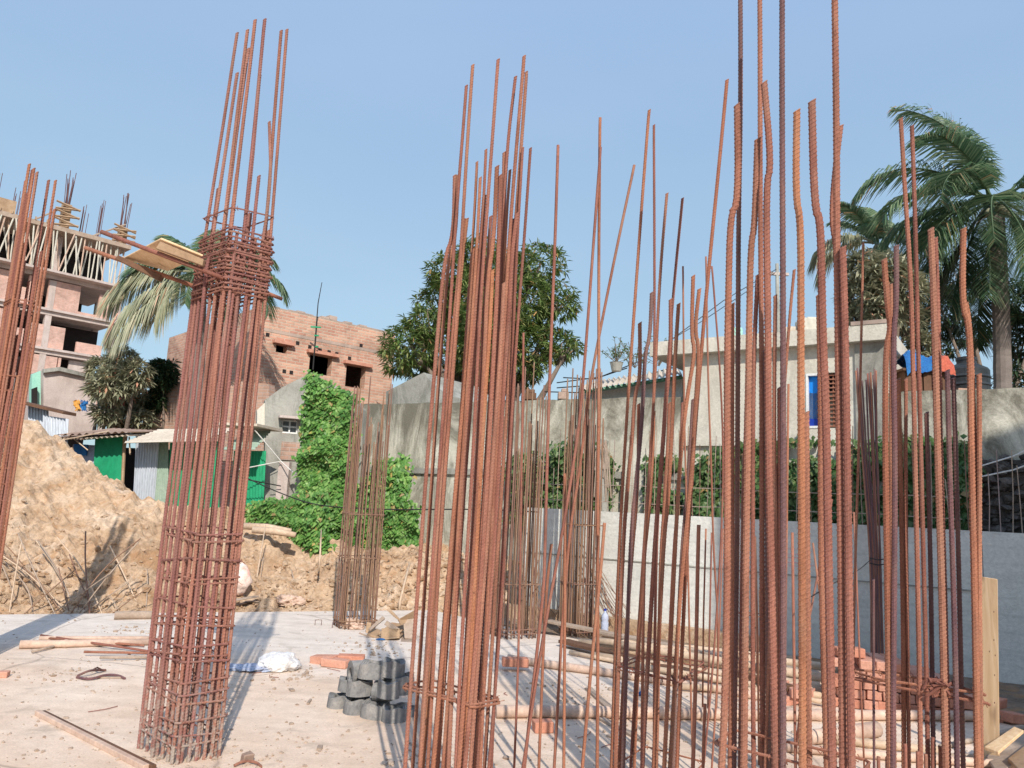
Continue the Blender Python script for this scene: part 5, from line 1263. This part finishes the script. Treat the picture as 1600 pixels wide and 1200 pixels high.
for u in (Lt-.45,th(67,520)[0],-2.6,-7.5):
    for w in (0,4.5): wbox(mb,TP,u,u+.45,0,zB-.61,w+.01,w+.45)
for u in (th(90,400)[0],): wbox(mb,TP,u,u+.5,zB,zTop-.36,1,1.5)
meshobj('column',mb,'bconc',tb)
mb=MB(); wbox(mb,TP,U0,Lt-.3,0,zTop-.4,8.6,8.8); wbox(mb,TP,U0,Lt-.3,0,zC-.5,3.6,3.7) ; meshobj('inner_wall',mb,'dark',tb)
mb=MB()
def bw(x0,x1,z0,z1): wbox(mb,TP,th(x0,450)[0],th(x1,450)[0],z0,z1,.04,.28)
bw(76,127,zC,zB-.6); bw(158,176,zC,zB-.9); bw(8,24,zC,zB-.6); bw(24,44,zC,zC+1.3); bw(44,60,zC,zB-.6)
bw(127,158,zC,zC+.25)
bw(58,112,zD,zC-1.3); bw(132,172,zD,zD+.9); bw(-60,8,zC,zB-.6); bw(-60,34,zD,zC-.65); bw(34,58,zD,zD+1.2)
bw(54,106,zD-3,zD-.6); bw(30,54,zB-3+.0,zB-1.9) if False else None; bw(-60,20,zD-3,zD-.6); bw(20,54,zD-3,zD-2); bw(108,112,zD-3,zD-.6)
bw(-60,180,zD-6,zD-3.6)
meshobj('brick_wall',mb,'brickA',tb,uv=True)
mb=MB(); 
wbox(mb,TP,th(112,560)[0],th(150,560)[0],zD-3,zD-.6,.5,.7); meshobj('plaster_wall',mb,'bconc',tb)
mb=MB(); wbox(mb,TP,th(105,560)[0],th(131,560)[0],zD-2.4,zD-1.5,.44,.49); meshobj('window_opening',mb,'dark',tb); mb=MB(); wbox(mb,TP,th(20,560)[0],th(40,560)[0],zD-2.2,zD-1.0,.0,.03); meshobj('window_opening',mb,'dark',tb)
# bamboo props
rng=random.Random(3)
u=U0+.2
while u<Lt:
    mb=MB(); w=rng.uniform(-.7,.2); a=wp(TP,u+rng.uniform(-.7,.7),w,zB); b=wp(TP,u+rng.uniform(-.3,.3),w+rng.uniform(-.1,.3),zTop-.36); mb.tube([a,b],.055,5); meshobj('bamboo_prop',mb,'bamboop' if rng.random()<.3 else 'cream',tb); u+=rng.uniform(.13,.34)
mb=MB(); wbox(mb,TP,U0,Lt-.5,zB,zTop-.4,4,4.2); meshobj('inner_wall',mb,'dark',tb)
mb=MB()
for k in range(14): wbox(mb,TP,U0+k*.8,U0+k*.8+.1,zTop-.02,zTop+.25,-.55,-.45)
wbox(mb,TP,U0,th(20,340)[0],zTop,zTop+1.0,-.45,-.35)
meshobj('edge_board',mb,'wood',tb)
for (px,pb,pt_,bt) in ((106,375,318,262),(196,402,355,292)):
    u,_=th(px-7,pb); z1_=hit(TP,px,pt_)[1]; z2_=hit(TP,px,bt)[1]; u0_=u
    fwk=MB(); wbox(fwk,TP,u0_-.30,u0_+.30,zTop,z1_,.1,.7)
    for k in range(6):
        z=zTop+.3+(z1_-zTop-.3)*k/5.5; s=(-1)**k; a=wp(TP,u0_-.9,-.1,z-.12*s); b=wp(TP,u0_+.9,-.1,z+.2*s); fwk.tube([a,b],.09,4)
    meshobj('column_formwork',fwk,'wood',tb)
    for k in range(10):
        mb=MB(); q=wp(TP,u0_+U(-.25,.25),.4+U(-.25,.25),z1_); mb.tube([q,q+Vector((U(-.2,.2),0,z2_-z1_-U(0,1.2)))],.03,4); meshobj('starter_rod',mb,'steel',tb)
for (px,y0_,y1_) in ((37,342,290),(148,365,318),(172,365,308),(0,340,262)):
    for k in range(6):
        u,z0_=th(px+U(-7,7),y0_); _,z1_=th(px,y1_+U(-4,12)); mb=MB(); q=wp(TP,u,3,zTop); mb.tube([q,Vector((q.x+.1,q.y,z1_+.5))],.025,4); meshobj('starter_rod',mb,'steel',tb)
mb=MB(); mb.tube([th and wp(TP,th(56,341)[0],.2,zTop+.2),wp(TP,th(104,322)[0],.2,th(104,322)[1])],.07,5); mb.tube([wp(TP,th(140,370)[0],.2,th(140,370)[1]),wp(TP,th(198,350)[0],.2,th(198,350)[1])],.07,5); meshobj('brace_pole',mb,'woodgrey',tb)

# ================================================================ trees
def tree(name,label,base,blobs,D,leafn,L,mat,trunk_r,limbs=True,dD=1.6,wf=.22,droop=.8,cat='tree',seed=0,spread=1.0):
    rg=random.Random(seed); t=thing(name,label,cat,base)
    ctr=[]
    for (x,y,r) in blobs: ctr.append((P(x,y,D+rg.uniform(-.5,.5)*dD),r/1200*D))
    mb=MB(); cx=sum((c for c,_ in ctr),Vector())/len(ctr); fork=base.lerp(Vector((cx.x,cx.y,base.z)),.5)+Vector((0,0,(cx.z-base.z)*.4))
    mb.tube(chaikin([base-Vector((0,0,.3)),base.lerp(fork,.6)+Vector((.1,0,0)),fork],1),[trunk_r,trunk_r*.9,trunk_r*.8,trunk_r*.72],9); meshobj('trunk',mb,'bark',t,smooth=True)
    mb=MB()
    for c,r in ctr:
        m_=fork.lerp(c,.55)+Vector((rg.uniform(-.3,.3),rg.uniform(-.3,.3),rg.uniform(-.1,.3))); mb.tube([fork,m_,c],[trunk_r*.5,trunk_r*.3,trunk_r*.1],6)
        for k in range(5):
            d=Vector((rg.gauss(0,1),rg.gauss(0,1),rg.gauss(0,1))).normalized(); mb.tube([m_.lerp(c,.6),c+d*r*.75],[trunk_r*.14,trunk_r*.04],4)
    meshobj('limb',mb,'bark',t,smooth=True)
    mb=MB(); tot=sum(r*r for _,r in ctr)
    for c,r in ctr:
        n=int(leafn*r*r/tot)
        for k in range(n):
            d=Vector((rg.gauss(0,1),rg.gauss(0,1),rg.gauss(0,1))).normalized()
            lum=1+.28*noise.noise(d*2.2+c*.7); rr=r*lum*(rg.uniform(.45,1)**.5)
            q=c+Vector((d.x*rr,d.y*rr,d.z*rr*.92))
            # a rosette of long drooping leaves
            ax=(d+Vector((0,0,.4))).normalized()
            for m in range(rg.randint(6,9)):
                e=Vector((rg.gauss(0,1),rg.gauss(0,1),rg.gauss(0,.6))); e=(e.normalized()+ax*.5+Vector((0,0,-.25*droop))).normalized()
                ll=L*rg.uniform(.7,1.25); s=e.cross(Vector((rg.uniform(-.4,.4),rg.uniform(-.4,.4),1)))
                if s.length<.1: continue
                s.normalize(); m1=q+e*ll*.5+Vector((0,0,-.06*ll)); en=q+e*ll+Vector((0,0,-.32*droop*ll)); w=s*ll*wf*.5; i=len(mb.v)
                mb.v+=[tuple(q),tuple(m1+w),tuple(en),tuple(m1-w)]; mb.f.append((i,i+1,i+2,i+3))
    meshobj('crown',mb,mat,t); return t
b=P(765,640,20); b.z=0
tree('mango_tree','large dark green mango tree rising over the boundary wall behind the middle column',b,
 [(752,402,38),(790,412,36),(845,412,40),(705,425,38),(872,470,34),(815,470,55),(745,470,55),(690,470,38),(660,505,30),(640,540,40),(622,560,26),(655,575,28),(700,550,50),(760,540,55),(820,545,50),(868,538,32),(890,542,18),(815,580,30),(730,590,30),(770,500,60)],20,3500,.23,'mango',.3,seed=1)
b=P(205,690,18); b.z=0
tree('dusty_tree','dusty grey-green bushy tree behind the shacks at left',b,[(160,575,20),(190,562,22),(180,598,28),(212,582,22),(205,618,26),(158,605,18),(195,648,22),(168,645,18),(222,655,16)],18,950,.22,'dusty',.15,seed=2)
b=P(262,690,19); b.z=0
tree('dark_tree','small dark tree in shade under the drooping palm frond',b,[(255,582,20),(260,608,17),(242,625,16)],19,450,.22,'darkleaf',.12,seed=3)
b=P(1375,640,15); b.z=0
tree('mango_tree','pale flowering mango tree behind the right corner of the cream house',b,[(1350,420,30),(1385,425,32),(1345,460,32),(1380,470,36),(1410,450,30),(1335,490,18),(1420,500,26),(1440,540,22),(1410,420,20)],15,950,.22,'dusty',.18,seed=4)
b=P(1500,640,21); b.z=0
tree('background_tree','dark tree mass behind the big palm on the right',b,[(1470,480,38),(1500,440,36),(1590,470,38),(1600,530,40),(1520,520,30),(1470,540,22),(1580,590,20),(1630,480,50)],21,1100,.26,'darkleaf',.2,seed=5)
def frond(t,base,az,rise,L,mat,sd,curl=1.3,ll=.55,width=1.0,name='frond',nst=70,hang=1.0):
    rg=random.Random(sd); h=Vector((math.cos(az),math.sin(az),0)); side=Vector((-math.sin(az),math.cos(az),0)); p=Vector(base); pts=[p.copy()]; n=nst; ang=rise; tang=[]
    for i in range(n):
        ang-= curl/n*(.5+1.0*i/n); d=h*math.cos(ang)+Vector((0,0,math.sin(ang)))+side*.05*math.sin(i*.1+sd); d.normalize(); tang.append(d); p=p+d*L/n; pts.append(p.copy())
    mb=MB(); mb.tube(pts[::3]+[pts[-1]],[.03*(1-i/(n/3+2))+.004 for i in range(len(pts[::3])+1)],5)
    for i in range(int(n*.14),n):
        f=(i/n-.14)/.86; d=tang[i]; up=side.cross(d)*-1
        if up.z<0: up=-up
        l0=ll*(math.sin(math.pi*min(1,f*.88+.10))**.6)*rg.uniform(.85,1.1)
        for sgn in (-1,1):
            for rep in (0,1):
                q=pts[i].lerp(pts[i+1],rep*.5); e=(side*sgn*1.0+d*(.45+.7*f)+up*rg.uniform(-.12,.40)).normalized()
                if rg.random()<.10: continue
                w=(d*.5+up*.3).normalized()*.015*width; a=q; b1=q+e*l0*.5+Vector((0,0,-.08*l0*hang)); c=q+e*l0*.95*(1.15-.15*hang)+Vector((0,0,(-.42*l0-rg.uniform(0,.12)*l0)*hang)); k=len(mb.v)
                mb.v+=[tuple(a-w),tuple(a+w),tuple(b1+w),tuple(b1-w),tuple(c)]; mb.f+=[(k,k+1,k+2,k+3),(k+3,k+2,k+4)]
    return meshobj(name,mb,mat,t)
def palm(label,foot,crown,r,fr,mat,L,ll,extra=(),mats=None):
    t=thing('palm_tree',label,'palm tree',foot); mb=MB(); n=26; pts=[];rs=[]
    for i in range(n+1):
        f=i/n; q=Vector(foot).lerp(crown,f); q.x+=.12*math.sin(f*3.1); pts.append(q); rs.append(r*(1.25-.4*f if f<.15 else 1.19-.25*f)*(1+.05*(i%2)))
    mb.tube(pts,rs,12); meshobj('trunk',mb,'palmbark',t,smooth=False)
    mb=MB(); c0=Vector(crown)
    for k in range(9):
        a=k*.7; q=c0+Vector((math.cos(a)*.22,math.sin(a)*.2,-.1-.05*(k%3))); mb.lathe(q-Vector((0,0,.1)),[(.03,0),(.09,.05),(.10,.12),(.05,.2)],8)
    meshobj('coconut_cluster',mb,'dusty',t,smooth=True)
    for i,(az,rise,Lf,cu,m_) in enumerate(fr): frond(t,c0+Vector((math.cos(math.radians(az))*.12,math.sin(math.radians(az))*.12,.1)),math.radians(az),math.radians(rise),L*Lf,m_ or mat,i*1.7+1,cu,ll*(1.25 if m_=='palmdry' else 1),hang=1.7 if m_=='palmdry' else 1)
    return t
c=P(1556,322,15.5); f=P(1545,640,15.2); f.z=0
palm('big coconut palm with thick trunk rising over the wall at the right edge',f,c,.155,
 [(165,84,1.0,1.35,None),(200,68,.80,1.7,None),(172,48,1.0,1.9,None),(188,20,.92,1.5,None),(165,2,.8,1.1,None),(200,-15,.8,.9,None),(178,-35,.8,.7,'palm'),(215,30,.9,2.0,None),(235,-5,.8,1.5,None),(255,-30,.9,1.0,None),(285,-10,.9,1.4,None),(300,30,.9,1.9,None),(-15,55,1.1,1.6,None),(5,30,1.1,1.6,None),(-30,0,1.0,1.1,None),(15,-25,1.0,.8,None),(60,40,1,1.5,None),(100,30,1,1.7,None),(130,-10,1,1.0,None),(-50,-45,.9,.6,None),(230,-50,.9,.5,None),(195,-55,.9,.45,'darkleaf'),(-10,-60,1.0,.4,'darkleaf'),(150,-55,1.0,.4,'darkleaf'),(80,-60,1.0,.4,'darkleaf'),(110,85,.9,.8,None)],'palm',3.15,.92)
c=P(1372,385,19); f=P(1380,640,19); f.z=0
palm('smaller coconut palm with fan-like top behind the pale mango tree',f,c,.13,
 [(180,25,.9,2.0,'palmdry'),(165,10,.85,1.9,'palmdry'),(130,60,.7,1.0,None),(90,80,.65,.6,None),(60,65,.7,.9,None),(20,60,.75,1.2,None),(200,60,.7,1.0,None),(0,30,.8,1.6,None),(-30,10,.8,1.5,None),(240,30,.7,1.6,None),(160,75,.7,.8,None)],'palm',2.1,.55)
c=P(312,432,17.5); f=P(300,700,17.3); f.z=0
palm('coconut palm behind the tall rebar column with long drooping dry fronds',f,c,.15,
 [(186,2,.95,1.25,'palmdry'),(198,-30,1.05,.75,'palmdry'),(212,-42,1.05,.5,'palmdry'),(176,45,.72,1.9,'palm'),(165,72,.6,1.3,'palm'),(60,70,.55,1.2,'palm'),(30,62,.6,1.5,'palm'),(5,30,.95,1.9,'palm'),(-12,10,.95,1.7,'palm'),(-40,-20,.8,1.0,'palm'),(120,50,.6,1.4,'palm'),(150,20,.9,1.6,'palm'),(-5,52,.8,1.8,'palm'),(235,-40,.7,.8,'palmdry'),(280,-20,.6,1.2,'palm'),(90,85,.55,.6,'palm'),(192,28,.75,1.9,'palm')],'palm',2.4,.62)
# power cables by the mango
for k,(a,b,c_,d) in enumerate(((870,598,1010,560),(870,606,1060,572),(850,612,1000,596),(880,590,980,575))):
    mb=MB(); A=P(a,b,15); B=P(c_,d,14); mb.tube([A,A.lerp(B,.5)-Vector((0,0,.12)),B],.011,4); tag(meshobj('overhead_cable',mb,'wire'),'thin overhead cable crossing between mango tree and white walled shed','cable','overhead cables above the boundary wall')
# building behind the viewer that shades the right end of the yard
t=thing('neighbour_building','plain concrete building behind the viewer on the right','building',(10,-5,0))
mb=MB(); mb.hexa([(5.1,-2,0),(16,-2,0),(16,-8,0),(7,-8,0),(5.1,-2,10.4),(16,-2,10.4),(16,-8,10.4),(7,-8,10.4)]); meshobj('wall',mb,'bconc',t)
mb=MB()
for i in range(4):
    for j in range(3): mb.box((6.6+i*2.4,-1.99,1.6+j*3.1),1.2,.03,1.3)
meshobj('window',mb,'glass',t)
# ================================================================ light, sky, camera
w=bpy.data.worlds.new('World'); sc.world=w; w.use_nodes=True; nt=w.node_tree; bg=nt.nodes['Background']
sky=nt.nodes.new('ShaderNodeTexSky'); sky.sky_type='NISHITA'; sky.sun_disc=False
EL=math.radians(35); sd_=Vector((.22,-.97,0)).normalized()*math.cos(EL)+Vector((0,0,math.sin(EL)))
sky.sun_elevation=EL; sky.sun_rotation=math.atan2(sd_.x,sd_.y); sky.air_density=1.0; sky.dust_density=1.0; sky.ozone_density=1.4
hs_=nt.nodes.new('ShaderNodeHueSaturation'); hs_.inputs['Saturation'].default_value=.80
nt.links.new(sky.outputs[0],hs_.inputs['Color']); 
tcw=nt.nodes.new('ShaderNodeTexCoord'); spw=nt.nodes.new('ShaderNodeSeparateXYZ'); nt.links.new(tcw.outputs['Generated'],spw.inputs[0])
rw=nt.nodes.new('ShaderNodeValToRGB'); e_=rw.color_ramp.elements; e_[0].position=0.0; e_[0].color=(1.03,1.66,1.98,1); e_[1].position=.75; e_[1].color=(1.16,1.70,2.72,1); nt.links.new(spw.outputs['Z'],rw.inputs['Fac'])
nzw=nt.nodes.new('ShaderNodeTexNoise'); nzw.inputs['Scale'].default_value=1.6; nzw.inputs['Detail'].default_value=5; mpw=nt.nodes.new('ShaderNodeMapping'); mpw.inputs['Scale'].default_value=(1,1,3.5); nt.links.new(tcw.outputs['Generated'],mpw.inputs['Vector']); nt.links.new(mpw.outputs['Vector'],nzw.inputs['Vector'])
rn=nt.nodes.new('ShaderNodeValToRGB'); rn.color_ramp.elements[0].position=.3; rn.color_ramp.elements[0].color=(.955,.97,.985,1); rn.color_ramp.elements[1].position=.7; rn.color_ramp.elements[1].color=(1.06,1.035,1.01,1); nt.links.new(nzw.outputs['Fac'],rn.inputs['Fac'])
mzw=nt.nodes.new('ShaderNodeMix'); mzw.data_type='RGBA'; mzw.blend_type='MULTIPLY'; mzw.inputs[0].default_value=1
mxw=nt.nodes.new('ShaderNodeMix'); mxw.data_type='RGBA'; mxw.inputs[0].default_value=.85; nt.links.new(hs_.outputs[0],mxw.inputs[6]); nt.links.new(rw.outputs['Color'],mxw.inputs[7]); nt.links.new(mxw.outputs[2],mzw.inputs[6]); nt.links.new(rn.outputs['Color'],mzw.inputs[7]); nt.links.new(mzw.outputs[2],bg.inputs['Color']); bg.inputs['Strength'].default_value=.30
l=bpy.data.lights.new('sun','SUN'); l.energy=4.7; l.angle=math.radians(.53); l.color=(1,.93,.83); lo=bpy.data.objects.new('sun',l); col.objects.link(lo)
lo.rotation_euler=(-sd_).to_track_quat('-Z','Y').to_euler(); lo.location=(0,0,20)
cam=bpy.data.cameras.new('camera'); co=bpy.data.objects.new('camera',cam); col.objects.link(co); cam.sensor_width=36; cam.lens=36*FOC/1600; cam.clip_end=3000; cam.clip_start=.05
from mathutils import Matrix
mt=Matrix((RT,UP,-fw)).transposed().to_4x4(); mt.translation=EYE; co.matrix_world=mt
sc.camera=co
sc.view_settings.view_transform='Standard'; sc.view_settings.look='None'; sc.view_settings.exposure=0
sc.render.engine='CYCLES'; sc.render.resolution_x=1024; sc.render.resolution_y=768
